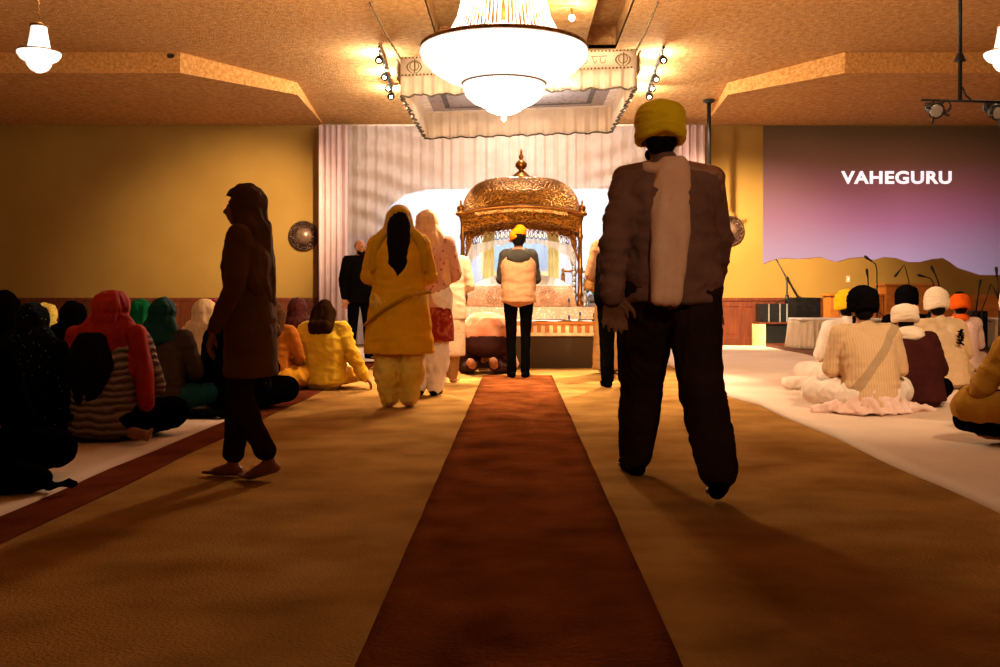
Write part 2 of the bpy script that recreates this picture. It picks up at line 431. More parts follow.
M_fascia = mat('stucco_fascia', (190, 130, 64), (232, 178, 108), scale=22, lo=.3, hi=.7, rough=1, bump=.9, bscale=45, detail=6, spec=.05)
M_wood = mat('reddish_wood', (80, 34, 14), (104, 48, 20), scale=3, stretch=(6, 6, .7), rough=.45, kind='noise', detail=6)
M_wood2 = mat('honey_wood', (166, 92, 30), (190, 112, 42), scale=3, stretch=(1, 5, 6), rough=.45, detail=6)
M_sheet = mat('white_sheet', (214, 186, 162), (226, 200, 176), scale=1.2, rough=.95, bump=.35, bscale=3.0, spec=0)
M_black = mat('black_metal', (12, 11, 10), (22, 20, 18), rough=.45, scale=20)
M_dark = mat('matte_black_cloth', (13, 11, 10), (24, 20, 17), rough=.95, scale=20, spec=.05)

struct('floor', Mesh().box((-XS, -4, -.1), (XS, YW, 0)), M_carpet)
struct('wall_back', Mesh().box((-XS, YW, 0), (XS, YW+.15, SOF+.7)), M_wall)
struct('wall_left', Mesh().box((-XS-.15, -4, 0), (-XS, YW, 4.8)), M_wall)
struct('wall_right', Mesh().box((XS, -4, 0), (XS+.15, YW, 4.8)), M_wall)
struct('wall_front', Mesh().box((-XS, -4.15, 0), (XS, -4, 4.8)), M_wall)
LF = [(-XS, YF), (-4.85, YF), (-3.50, 15.5), (-3.62, YW)]
RF = [(XS, YF), (4.72, YF), (3.36, 15.5), (3.52, YW)]
def zc(y): return CEI-(max(y, YF)-YF)*(CEI-SOF)/(YW-YF)
cx0, cx1, cy0, cy1 = -1.1, 1.4, 5.0, 13.8
m = Mesh()
def quad(m, pts): k = len(m.v); m.v += [tuple(p) for p in pts]; m.f.append(tuple(range(k, k+len(pts))))
for a, b, c, d in ((-XS, cx0, -4, YF), (cx1, XS, -4, YF), (cx0, cx1, -4, cy0), (cx0, cx1, cy1, YF)):
    m.box((a, c, CEI), (b, d, CEI+.06))
quad(m, [(LF[1][0], YF, CEI), (RF[1][0], YF, CEI), (RF[2][0], 15.5, zc(15.5)), (RF[3][0], YW, SOF), (LF[3][0], YW, SOF), (LF[2][0], 15.5, zc(15.5))])
for a, b in (((cx0, cy0), (cx1, cy0)), ((cx1, cy0), (cx1, cy1)), ((cx1, cy1), (cx0, cy1)), ((cx0, cy1), (cx0, cy0))):
    quad(m, [(*a, CEI), (*b, CEI), (*b, CEI+.32), (*a, CEI+.32)])
quad(m, [(cx0, cy0, CEI+.32), (cx1, cy0, CEI+.32), (cx1, cy1, CEI+.32), (cx0, cy1, CEI+.32)])
m.box((-.55, cy0+.3, CEI-.02), (.95, cy1-.02, CEI+.319))
struct('ceiling', m, M_ceil)
for nm, L_ in (('ceiling_soffit_left', LF), ('ceiling_soffit_right', RF)):
    m = Mesh(); quad(m, [(x, y, SOF) for x, y in L_]+[(L_[0][0], YW, SOF)])
    struct(nm, m, M_ceil)
    m = Mesh()
    for (a, b), (c, d) in zip(L_, L_[1:]):
        if abs(d-YW) > .01: quad(m, [(a, b, SOF), (c, d, SOF), (c, d, zc(d)), (a, b, zc(b))])
        else: quad(m, [(a, b, SOF), (c, d, SOF), (c, d, SOF+.001), (a, b, zc(b))])
    struct('trim_1' if L_ is LF else 'trim_2', m, M_fascia)
# wainscot with raised panels and a rail
def wainscot(x0, x1, name):
    m = Mesh(); m.box((x0, YW-.025, 0), (x1, YW, .86)); m.box((x0, YW-.06, .83), (x1, YW, .885)); m.box((x0, YW-.045, 0), (x1, YW, .13))
    n = max(1, round((x1-x0)/.62)); w_ = (x1-x0)/n
    for i in range(n+1): m.box((x0+i*w_-.04, YW-.039, .13), (x0+i*w_+.04, YW, .719))
    m.box((x0, YW-.04, .72), (x1, YW, .83))
    for i in range(n): m.box((x0+i*w_+.09, YW-.035, .2), (x0+(i+1)*w_-.09, YW, .66))
    return struct(name, m, M_wood)
wainscot(-XS, -3.72, 'trim_3'); wainscot(3.55, XS, 'trim_4'); wainscot(-3.1, -1.9, 'trim_5')
struct('trim_6', Mesh().box((-3.72, YW-.09, 0), (-3.60, YW, 2.1)), M_wood)
struct('trim_7', Mesh().box((-3.15, YW-.05, .885), (-2.0, YW, 2.05)), M_wood)

# carpets and sheets on the floor
def slab(name, pts, m_, t, z=0, sub=12, wav=0, seed=0):
    """pts: left edge list and right edge list (xy)"""
    Lp, Rp = pts; m = Mesh(); rows = []
    for (a, b) in zip(Lp, Rp):
        a, b = V((*a, 0)), V((*b, 0)); row = []
        for j in range(sub+1):
            p = a.lerp(b, j/sub); p.z = z+t+wav*(noise.noise(V((p.x*1.3, p.y*.8, seed)))+.5*noise.noise(V((p.x*4, p.y*2, seed)))); p.z = max(p.z, z+.004); row.append(p)
        rows.append([V((row[0].x, row[0].y, z+.0005))]+row+[V((row[-1].x, row[-1].y, z+.0005))])
    m.grid(rows); return m.obj(name, m_, None, True)
n = 40
rw = [(1.5+(10.95-1.5)*i/n) for i in range(n+1)]
rj = [.006*noise.noise(V((y*3, 0, 0))) for y in rw]
o = slab('carpet_runner', ([(-.383+j, y) for y, j in zip(rw, rj)], [(.392+j, y) for y, j in zip(rw, rj)]), M_runner, .012)
tag(o, 'long rust-brown carpet runner down the middle of the aisle', 'carpet runner')
ys = [2.2+(13.6-2.2)*i/n for i in range(n+1)]
xi = [-2.08+.03*noise.noise(V((y*1.1, 3, 0))) for y in ys]
o = slab('carpet_border', ([(-2.10, y) for y in ys], [(-1.84+.02*noise.noise(V((y, 7, 0))), y) for y in ys]), M_band, .008)
tag(o, 'dark red-brown carpet band along the edge of the left white sheet', 'carpet border')
o = slab('carpet_border', ([(-1.81, 12.0), (-1.81, 12.9)], [(-1.05, 12.0), (-1.05, 12.9)]), M_band, .0095)
tag(o, 'dark red-brown carpet band crossing in front of the stage on its left', 'carpet border')
yl = [1.6+(13.9-1.6)*i/n for i in range(n+1)]
o = slab('floor_sheet', ([(-8.5, y) for y in yl], [(-2.07+.025*noise.noise(V((y*1.1, 3, 0))), y) for y in yl]), M_sheet, .02, sub=60, wav=.012)
tag(o, 'white cotton sheet spread under the women sitting on the left', 'floor sheet')
yr = [1.6+(17.6-1.6)*i/60 for i in range(61)]
o = slab('floor_sheet', ([(1.98+.04*noise.noise(V((y*.9, 9, 0)))-.12*(1 if 8 < y < 10 else 0)*math.sin((y-8)/2*PI), y) for y in yr], [(8.8, y) for y in yr]), M_sheet, .02, sub=60, wav=.014, seed=5)
tag(o, 'white cotton sheet spread under the turbaned men on the right', 'floor sheet')
o = slab('floor_sheet', ([(-3.3, 13.0), (-3.3, 16.6)], [(-1.2, 13.0), (-1.2, 16.6)]), M_sheet, .03, sub=8, wav=.008, seed=8)
tag(o, 'small white sheet on the floor beside the stage, near the man in black', 'floor sheet')

# ------------------------------------------------------------------ pleated cloth
def pleats(name, path, z0, z1, m_, parent=None, wl=.12, amp=.03, nz=10, seed=0, flare=.3, t=.004, zfun=None, extra=None, step=.014):
    """hanging cloth along a polyline path [(x,y)...]"""
    pts = [V((*p, 0)) for p in path]; tot = sum((b-a).length for a, b in zip(pts, pts[1:])); k = max(8, int(tot/step)); rows = [[] for _ in range(nz+1)]
    seg = 0; acc = 0; rnd = random.Random(seed); ph = 0
    for i in range(k+1):
        d = tot*i/k
        while seg < len(pts)-2 and d > acc+(pts[seg+1]-pts[seg]).length: acc += (pts[seg+1]-pts[seg]).length; seg += 1
        a, b = pts[seg], pts[seg+1]; u = min(1, (d-acc)/(b-a).length); p = a.lerp(b, u); tdir = (b-a).normalized(); nn = V((tdir.y, -tdir.x, 0))
        ph += 2*PI*(tot/k)/wl*(1+.5*noise.noise(V((d*2.3, seed, 0))))
        for j in range(nz+1):
            q = j/nz; z = z1+(z0-z1)*q
            if zfun: z = zfun(d/tot, q, z)
            off = amp*((1-flare)+flare*q)*(math.sin(ph)+.4*math.sin(2.3*ph+1+q)) + (extra(p, z, q) if extra else 0)
            rows[j].append(p+nn*off+V((0, 0, z)))
    m = Mesh().grid(rows); o = m.obj(name, m_, parent, True)
    if t: solid(o, t)
    return o, rows[-1]

# ------------------------------------------------------------------ stage backdrop
M_sheer = mat('sheer_white_curtain', (222, 206, 200), (234, 220, 214), scale=4, rough=.9, alpha=.55, transl=.45, spec=0)
M_drape = mat('white_drape', (226, 196, 190), (236, 208, 202), scale=4, rough=.9, alpha=.93, transl=.35, spec=0)
YC = 17.85
t = thing('stage_curtain', (0, 0, 0), 0, 'wide sheer white curtain gathered in swags behind the golden palanquin', 'curtain')
def swag(p, z, q):
    if -3.2 < p.x < -1.2: u = min(1, (p.x+3.2)/.3)*min(1, (-1.2-p.x)/.8); zz = z+.32*(p.x+3.2)+.10*(p.x+2.2)**2
    elif 1.0 < p.x < 3.2: u = min(1, (p.x-1.0)/.8)*min(1, (3.2-p.x)/.3); zz = z+.32*(3.2-p.x)+.10*(p.x-2.2)**2
    else: return 0
    if q > .60: return 0
    u *= min(1, (.60-q)/.15)
    return .05*u*math.sin(zz*15+noise.noise(V((p.x*1.2, z*1.0, 2)))*3.5)
ztop = lambda Y: CH+(HY-127)/F*Y
pleats('sheer_panel', [(-3.15, YC), (3.12, YC)], .03, ztop(YC)+.02, M_sheer, t, wl=.20, amp=.035, nz=120, seed=3, t=0, extra=swag, step=.02)
m = Mesh(); m.tube([(-3.62, YC, ztop(YC)+.03), (3.45, YC, ztop(YC)+.03)], .022); m.obj('curtain_rod', mat('white_rod', (200, 180, 160)), t, True)
t1 = thing('side_drape', (0, 0, 0), 0, 'gathered opaque white drape at the left end of the stage curtain', 'curtain')
pleats('drape', [(-3.60, YC-.16), (-3.08, YC-.16)], .04, ztop(YC), M_drape, t1, wl=.13, amp=.05, nz=6, seed=5, t=.004)
t1 = thing('side_drape', (0, 0, 0), 0, 'gathered opaque white drape at the right end of the stage curtain', 'curtain')
pleats('drape', [(2.95, YC-.16), (3.42, YC-.16)], .04, ztop(YC), M_drape, t1, wl=.13, amp=.05, nz=6, seed=6, t=.004)
# emissive panels behind the curtain, the cool glow put into their material
M_glow = mat('panel_glow', (172, 208, 244), (190, 220, 248), scale=.5, rough=.8, emit=.78)
M_blue = mat('panel_glow_blue', (64, 146, 206), (96, 176, 222), scale=1.2, rough=.8, emit=1.0)
M_yel = mat('panel_glow_yellow', (240, 224, 120), (250, 240, 160), scale=2, rough=.8, emit=.8)
t = thing('backdrop_glow_panel', (0, 0, 0), 0, 'glowing pale blue backdrop panel behind the sheer curtain', 'screen')
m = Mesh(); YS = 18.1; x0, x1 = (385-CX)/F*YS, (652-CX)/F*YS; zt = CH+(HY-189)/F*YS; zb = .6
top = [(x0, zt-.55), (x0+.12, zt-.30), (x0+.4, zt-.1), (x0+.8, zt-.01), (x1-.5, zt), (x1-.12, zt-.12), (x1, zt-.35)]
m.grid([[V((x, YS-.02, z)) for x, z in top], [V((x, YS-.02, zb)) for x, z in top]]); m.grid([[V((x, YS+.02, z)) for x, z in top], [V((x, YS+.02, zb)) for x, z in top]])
m.obj('glow_panel', M_glow, t)
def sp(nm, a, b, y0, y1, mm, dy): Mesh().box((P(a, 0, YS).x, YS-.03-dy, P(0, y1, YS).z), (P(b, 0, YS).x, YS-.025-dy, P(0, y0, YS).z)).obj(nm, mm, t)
sp('yellow_frame', 481, 560, 235, 276, M_yel, 0); sp('blue_picture', 490, 549, 237, 271, M_blue, .01)  # framed blue hanging, also made to glow by its material

# ------------------------------------------------------------------ stage platform
M_front = mat('olive_brown_board', (54, 34, 8), (64, 42, 12), scale=2, rough=.5)
M_cloth = mat('embroidered_cream_cloth', (238, 218, 196), (220, 176, 138), scale=26, kind='voronoi', lo=.12, hi=.5, rough=.9, bump=.2)
M_white = mat('white_cloth', (226, 214, 206), (240, 230, 222), scale=3, rough=.95, bump=.5, bscale=5, spec=0)
M_orange = mat('orange_trim', (196, 112, 44), (214, 134, 60), rough=.8)
M_cream = mat('cream_trim', (236, 206, 160), rough=.8)
SX0, SX1, SY0, SY1 = -.98, 1.03, 12.2, 15.8; SZ = .58
t = thing('stage_platform', (0, 0, 0), 0, 'low dark-fronted stage with a fringed white and orange cloth edge under the palanquin', 'stage')
Mesh().box((SX0, SY0, 0), (SX1, SY1, .40)).obj('platform_base', M_front, t)
Mesh().box((SX0-.02, SY0-.02, .40), (SX1+.02, SY1, SZ)).obj('platform_top', M_cream, t, bevel=.01)
Mesh().box((SX0-.03, SY0-.045, .545), (SX1+.03, SY0-.02, SZ+.004)).obj('edge_piping', M_orange, t, bevel=.006)
nb = 20
for i in range(nb):
    x = SX0+(SX1-SX0)*(i+.5)/nb; Mesh().box((x-.026, SY0-.034, .45), (x+.026, SY0-.021, .54)).obj('orange_block', M_orange, t)
Mesh().box((SX0-.03, SY0-.04, .405), (SX1+.03, SY0-.02, .44)).obj('cream_hem', M_cream, t, bevel=.005)
Mesh().box((SX0+.0, 12.85, SZ), (SX1-.0, 15.7, .76)).obj('upper_step', M_cloth, t, bevel=.01)
rows = []
m = Mesh()
for i in range(30):
    y = 12.2+.66*i/29; rows.append([V((SX0+.02+(SX1-SX0-.04)*j/60, y, SZ+.006+.018*(noise.noise(V((j*.22, y*5, 0)))+.35)+.035*max(0, (y-12.7)/.16)*0)) for j in range(61)])
m.grid(rows); m.obj('white_top_sheet', M_white, t, True)

# ------------------------------------------------------------------ palanquin
M_gold = mat('carved_gold', (42, 22, 4), (156, 100, 28), scale=30, kind='voronoi', lo=.12, hi=.6, rough=.34, metal=.75, bump=1.0, stretch=(1, 1, 1.6))
M_gold2 = mat('plain_gold', (112, 66, 16), (144, 90, 28), scale=12, rough=.3, metal=.8)
M_rumal = mat('peach_embroidery', (240, 208, 176), (204, 154, 116), scale=44, kind='voronoi', lo=.18, hi=.42, rough=.9, bump=.2)
PX, PYF, PYB = .06, 13.2, 14.7; PW = .82
t = thing('palanquin', (PX, 13.95, .76), 0, 'golden domed palanquin with carved arches and a tall finial on the stage', 'palanquin')
def loc(px, py, Y): v = P(px, py, Y); return V((v.x-PX, v.y-13.95, v.z-.76))
yf, yb = -.75, .75
zE = loc(0, 214, 13.2).z; zD = loc(0, 176, 13.6).z
# dome
m = Mesh(); rows = []
for i in range(22):
    q = PI/2*i/21; hx = .845*math.cos(q)**.60+.0; hy = .76*math.cos(q)**.60; z = zE+.01+(zD-zE)*math.sin(q)**.92
    if i == 21: hx = hy = .13
    hx = max(hx, .13); hy = max(hy, .13); row = []
    for j in range(64):
        a = 2*PI*j/64; cxx, syy = math.cos(a), math.sin(a); e = .55
        rib = 1-.012*(abs(math.sin(a*8)) < .25)
        row.append(V((hx*math.copysign(abs(cxx)**e, cxx)*rib, hy*math.copysign(abs(syy)**e, syy)*rib, z)))
    rows.append(row)
m.grid(rows, True, True); m.obj('dome', M_gold, t, True)
Mesh().lathe([(.24, zD+.0), (.25, zD+.008), (.24, zD+.016)], n=32).obj('lotus_plate', M_gold2, t, True)
m = Mesh(); m.lathe([(.16, zD-.01), (.16, zD+.02), (.13, zD+.04), (.09, zD+.08), (.05, zD+.11), (.03, zD+.13), (.05, zD+.14), (.085, zD+.18), (.085, zD+.22), (.05, zD+.26), (.02, zD+.28), (.035, zD+.30), (.035, zD+.33), (.015, zD+.36), (.022, zD+.38), (.008, zD+.42), (.002, zD+.45)], n=20)
m.obj('finial', M_gold2, t, True)
# curved eaves on the four sides (rises to the middle)
def arch(x, w=.84, h=.105): return h*(1-(x/w)**2)**1.0
def eave(side, name='eave'):
    m = Mesh(); rows = []
    for i in range(41):
        x = -.86+1.72*i/40; z = zE-.035+arch(x, .86); prof = [(.0, 0), (.05, .004), (.075, .022), (.07, .045), (.03, .055), (-.04, .075), (-.10, .08), (-.10, .0)]
        rows.append([side(x, -.75-a, z+b) for a, b in prof])
    m.grid(rows, True, True); m.obj(name, M_gold2, t, True)
def side_f(x, d, z): return V((x, d, z))
def side_b(x, d, z): return V((x, -d, z))
def side_l(x, d, z): return V((d-.07, x*.9, z))
def side_r(x, d, z): return V((-d+.07, x*.9, z))
for sd in (side_f, side_b, side_l, side_r): eave(sd)
# carved frieze under each eave, arched opening below, then a lace of overlapping rings
for sd in (side_f, side_b, side_l, side_r):
    m = Mesh(); rows = [[], []]
    lo = lambda x: zE-.25+.15*(1-(x/.78)**2)
    r1, r2, r3, r4 = [], [], [], []
    for i in range(41):
        x = -.78+1.56*i/40; r1.append(sd(x, -.735, zE-.03+arch(x, .86))); r2.append(sd(x, -.735, lo(x))); r3.append(sd(x, -.70, lo(x))); r4.append(sd(x, -.70, zE-.03+arch(x, .86)))
    m.grid([r1, r2, r3, r4, r1]); m.obj('frieze', M_gold, t)
    m = Mesh(); ng = 24
    for i in range(ng):
        x = -.74+1.48*i/(ng-1); z = lo(x)-.025
        c = V((x, -.72, z)); pts = [sd(x+.052*math.cos(a), -.72, z-.035+.066*math.sin(a)) for a in [2*PI*k/14 for k in range(15)]]
        m.tube(pts, .0055, 5, False)
        m.tube([sd(x, -.72, z-.095), sd(x, -.72, z-.13)], .011, 5)
    m.obj('arch_lace', M_gold2, t, True)
M_garl = mat('garland', (246, 214, 140), (190, 120, 40), scale=60, kind='voronoi', lo=.3, hi=.6, rough=.8)
m = Mesh(); rnd = random.Random(2)
for i in range(70):
    x = -.62+1.24*i/69; m.ell((x, -.79, zE-.055+arch(x, .86)+rnd.uniform(-.008, .008)), (.014, .018, .024), None, 8)
m.obj('flower_garland', M_garl, t, True)
# posts and corner finials
pr = [(.055, 0), (.06, .05), (.04, .08), (.035, .12), (.05, .16), (.035, .2), (.03, .45), (.045, .5), (.03, .55), (.027, .9), (.045, .95), (.03, 1.0), (.03, 1.15), (.05, 1.22), (.05, zE)]
for x in (-.80, .80):
    for y in (-.70, .70):
        po = Mesh().lathe(pr, (x, y, .002), 14).obj('post', M_gold2, t, True)
        Mesh().lathe([(.03, zE-.02), (.055, zE+.01), (.03, zE+.03), (.05, zE+.06), (.052, zE+.09), (.03, zE+.12), (.012, zE+.14), (.016, zE+.16), (.002, zE+.20)], (x*1.03, y*1.07, 0), 14).obj('corner_finial', M_gold2, po, True)
for sx in (-1, 1):    # carved brackets between post and arch
    for y in (-.72, .72):
        m = Mesh(); pts = []
        for k in range(4):
            a = [V((sx*(.77-.10*math.sin(u*PI/2)*(1-k*.2)), y, zE-.30-.28*(1-u)-.02*k+.0)) for u in [q/8 for q in range(9)]]
            m.tube(a, .012, 6)
        for q in range(5): m.torus((sx*(.755-.012*q), y, zE-.52+.055*q), .022, .022, .007, rotx(PI/2), 12, 5)
        m.obj('bracket', M_gold2, t, True)
# lace curtain inside the arch
M_lace = mat('white_lace', (232, 236, 236), (244, 246, 246), scale=30, rough=.9, alpha=.75, transl=.4)
o, _ = pleats('lace_valance', [(-.74, -.66), (.74, -.66)], zE-.46, zE-.28, M_lace, t, wl=.07, amp=.012, nz=6, seed=9, t=0,
    zfun=lambda u, q, z: zE-.33-.10*abs(2*u-1)**2-q*(.04+.20*abs(2*u-1)**3+.03*abs(math.sin(u*24)))-.0)
M_ylw = mat('pale_yellow_drape', (238, 226, 140), (246, 238, 170), scale=4, rough=.9, transl=.4)
for sx in (-1, 1):
    pleats('side_curtain', [(sx*.56, .55), (sx*.40, .55)], .30, zE-.15, M_ylw, t, wl=.05, amp=.015, nz=4, seed=4, t=0)
# crystal tassels by the posts
M_cry = mat('crystal', (170, 190, 190), (230, 240, 240), scale=60, rough=.15, metal=.3)
for sx in (-1, 1):
    m = Mesh()
    for q in range(9): m.ell((sx*.715, -.64, zE-.50-.075*q), (.028-.004*(q % 2), .028, .034), None, 8)
    m.obj('crystal_tassel', M_cry, t, True)
# cushioned throne in white with the embroidered front cloth
m = Mesh(); 
m.loft([(V((0, .05, .0)), .74, .58), (V((0, .05, .25)), .72, .56), (V((0, .05, .30)), .68, .5), (V((0, .08, .36)), .60, .42), (V((0, .1, .43)), .42, .30), (V((0, .1, .47)), .2, .16), (V((0, .1, .475)), .02, .02)], 36)
m.blob('throne_cushion', M_white, t, .02, 4, [(.008, 6, 6, 6)])
m = Mesh(); zc0 = loc(0, 286, 13.3).z
m.grid([[V((-.70+1.40*j/40, -.62+.01*math.sin(j*.9), zc0)) for j in range(41)], [V((-.755+1.51*j/40, -.73+.012*math.sin(j*.9), .005)) for j in range(41)]])
o = m.obj('front_cloth', M_rumal, t, True); solid(o, .012)
m = Mesh(); m.grid([[V((-.70+1.40*j/40, -.62+.01*math.sin(j*.9), zc0+.003)) for j in range(41)], [V((-.66+1.32*j/40, -.1, zc0+.03)) for j in range(41)]]); o = m.obj('throne_top_sheet', M_white, t, True); solid(o, .008)
# carved rosettes on the front cloth
M_ros = mat('rosette_thread', (168, 110, 76), (206, 160, 120), scale=60, rough=.9)
for x in (-.36, .36):
    m = Mesh()
    for r_ in (.05, .085, .115):
        m.torus((x, -.705, .15), r_, r_, .004, rotx(PI/2-.32), 24, 5)
    for k in range(10):
        a = 2*PI*k/10; d = V((math.cos(a), 0, math.sin(a))); rt_ = rotx(-.32)
        m.tube([V((x, -.705, .15))+rt_ @ (d*.05), V((x, -.705, .15))+rt_ @ (d*.115)], .004, 5)
    m.obj('rosette', M_ros, t, True)
# ------------------------------------------------------------------ small things on the stage
M_brass = mat('brass', (150, 96, 34), (196, 136, 60), rough=.3, metal=.8)
t = thing('stage_railing', (0, 0, 0), 0, 'small brass and wood railing behind the right palanquin post', 'railing')
for px in (563, 585): 
    v = P(px, 292, 14.95); Mesh().lathe([(.035, .76), (.03, .8), (.022, .9), (.03, 1.1), (.03, v.z+.28 if px == 563 else v.z+.14), (.012, v.z+.30 if px == 563 else v.z+.16), (.03, v.z+.33 if px == 563 else v.z+.18), (.003, v.z+.37 if px == 563 else v.z+.21)], (v.x, v.y, 0), 12).obj('post', M_brass, t, True)
a, b = P(563, 271, 14.95), P(585, 272, 14.95); Mesh().tube([a, b], .018).obj('rail', M_brass, t, True)
# plant
M_leaf = mat('leaf', (26, 92, 40), (60, 140, 66), scale=20, rough=.5)
M_pot = mat('silver_pot', (110, 120, 140), (160, 170, 190), rough=.3, metal=.6)
c = P(594, 309, 13.6); c.z = .76
t = thing('potted_plant', c, 0, 'leafy green plant in a silver pot at the right of the palanquin', 'plant')
Mesh().lathe([(.05, 0), (.07, .02), (.05, .06), (.09, .13), (.08, .17), (.07, .165)], n=16).obj('pot', M_pot, t, True)
m = Mesh(); rnd = random.Random(4); st = Mesh()
for i in range(34):
    a = rnd.uniform(0, 2*PI); r_ = rnd.uniform(.04, .2); z = rnd.uniform(.24, .46); e = V((r_*math.cos(a), r_*math.sin(a), z))
    st.tube([(0, 0, .15), e*.6+V((0, 0, .08)), e], .004, 5)
    d = V((math.cos(a), math.sin(a), rnd.uniform(-.6, .6))).normalized(); sd = d.cross(V((0, 0, 1))).normalized(); L_ = rnd.uniform(.06, .10)
    rows = []
    for q in (0, .25, .5, .75, 1): w_ = .024*math.sin(PI*q)+.001; p = e+d*L_*q+V((0, 0, -.03*q*q)); rows.append([p-sd*w_, p+V((0, 0, .006)), p+sd*w_])
    m.grid(rows)
m.obj('leaves', M_leaf, t, True); st.obj('stems', M_leaf, t, True)
# silver vessel, grey box, little stands and cables
M_silver = mat('silver', (130, 128, 130), (190, 186, 184), scale=30, rough=.3, metal=.7)
c = P(585, 308, 13.0); c.z = .76
o = Mesh().lathe([(.05, 0), (.055, .01), (.025, .03), (.02, .06), (.05, .09), (.055, .12), (.03, .15), (.02, .17), (.035, .185), (.015, .2), (.003, .215)], c, 18).obj('silver_vessel', M_silver, None, True)
tag(o, 'small ornate silver vessel beside the right foot of the palanquin', 'vessel')
c = P(592, 308, 12.95); t = thing('amplifier', (c.x+.005, c.y+.05, .76), 0, 'small grey amplifier box beside the silver vessel on the stage', 'amplifier')
Mesh().box((-.05, -.07, 0), (.07, .07, .10)).obj('case', mat('grey_box', (96, 92, 96)), t, bevel=.006); Mesh().box((-.04, -.075, .055), (.06, -.07, .085)).obj('panel', M_black, t)
def little_mic(px, py, Y, z, h, label):
    c = P(px, py, Y); t = thing('microphone', (c.x, Y, z), 0, label, 'microphone')
    Mesh().lathe([(.03, 0), (.03, .008), (.006, .012), (.006, h-.04)], n=12).obj('stand', M_black, t, True)
    Mesh().lathe([(.006, h-.05), (.014, h-.04), (.016, h-.02), (.012, h), (.002, h+.008)], n=12).obj('head', mat('grille', (60, 66, 80), rough=.4, metal=.5), t, True)
little_mic(569, 309, 12.93, .76, .11, 'short black microphone before the right end of the embroidered front cloth')
little_mic(569, 320, 12.35, SZ+.01, .07, 'low black microphone at the stage edge, leftmost of the three there')
little_mic(594, 320, 12.35, SZ+.01, .09, 'low black microphone at the right corner of the stage edge')
little_mic(580, 320, 12.40, SZ+.01, .11, 'small microphone with coiled cord on the stage edge, between two others')
c = P(583, 320, 12.3)
for (a_, z_, lb) in (([(451, 321, 12.4), (462, 318, 12.55), (475, 321, 12.3)], 0, 'thin black cable on the white stage sheet at the left'), ([(527, 312, 12.75), (545, 316, 12.5), (560, 321, 12.3), (566, 321, 12.28)], 0, 'thin black cable on the white stage sheet running right to the microphones'),
                     ([(583+5*math.cos(k*.9), 0, 12.35+.06*math.sin(k*.9)) for k in range(16)]+[(600, 0, 12.33)], 0, 'coiled black cable at the right end of the stage edge')):
    pts = [V(((x-CX)/F*Y, Y, SZ+.024)) for x, _, Y in a_]
    tag(Mesh().tube(pts, .006, 6).obj('cable', M_black, None, True), lb, 'cable')

# ------------------------------------------------------------------ hanging cloth canopy
M_val = mat('cream_valance', (226, 206, 180), (238, 220, 196), scale=5, rough=.9, transl=.45, spec=0)
M_under = mat('grey_patterned_underside', (120, 116, 122), (168, 162, 166), scale=9, kind='voronoi', lo=.15, hi=.3, rough=.9)
M_thread = mat('dark_gold_thread', (84, 68, 36), (130, 104, 60), scale=40, rough=.6)
M_ruff = mat('dark_ruffle', (70, 62, 50), (110, 98, 80), scale=30, rough=.9)
y0, y1 = 12.08, 15.3
def ctop(x, y): return 3.90+.035*x        # hangs slightly lower on the left
xa, xb = -1.44, 1.48
t = thing('cloth_canopy', (0, 0, 0), 0, 'square embroidered cloth canopy with frilled valances hung from ceiling by ropes', 'canopy')
m = Mesh(); m.grid([[V((xa+(xb-xa)*i/20, y0+(y1-y0)*j/20, ctop(xa+(xb-xa)*i/20, 0)-.05+.03*math.sin(j*PI/20)*0)) for i in range(21)] for j in range(21)])
o = m.obj('underside_cloth', M_under, t, True); solid(o, .02)
# border frame of the underside and grey inner band
M_bw = mat('white_border_cloth', (224, 216, 210), rough=.9); M_gb = mat('grey_border_cloth', (92, 90, 92), rough=.9)
for (a, b, mm, nm, dz) in ((0, .14, M_bw, 'white_border', .064), (.34, .42, M_gb, 'grey_band', .068)):
    m = Mesh()
    for (p, q, r_, s_) in ((xa+a, xb-a, y0+a, y0+b), (xa+a, xb-a, y1-b, y1-a), (xa+a, xa+b, y0+b, y1-b), (xb-b, xb-a, y0+b, y1-b)):
        m.grid([[V((p, r_, ctop(p, 0)-dz)), V((q, r_, ctop(q, 0)-dz))], [V((p, s_, ctop(p, 0)-dz)), V((q, s_, ctop(q, 0)-dz))]])
    m.obj(nm, mm, t)
sides = {'front': [(xa, y0), (xb, y0)], 'rear': [(xb, y1), (xa, y1)], 'left': [(xa, y1), (xa, y0)], 'right': [(xb, y0), (xb, y1)]}
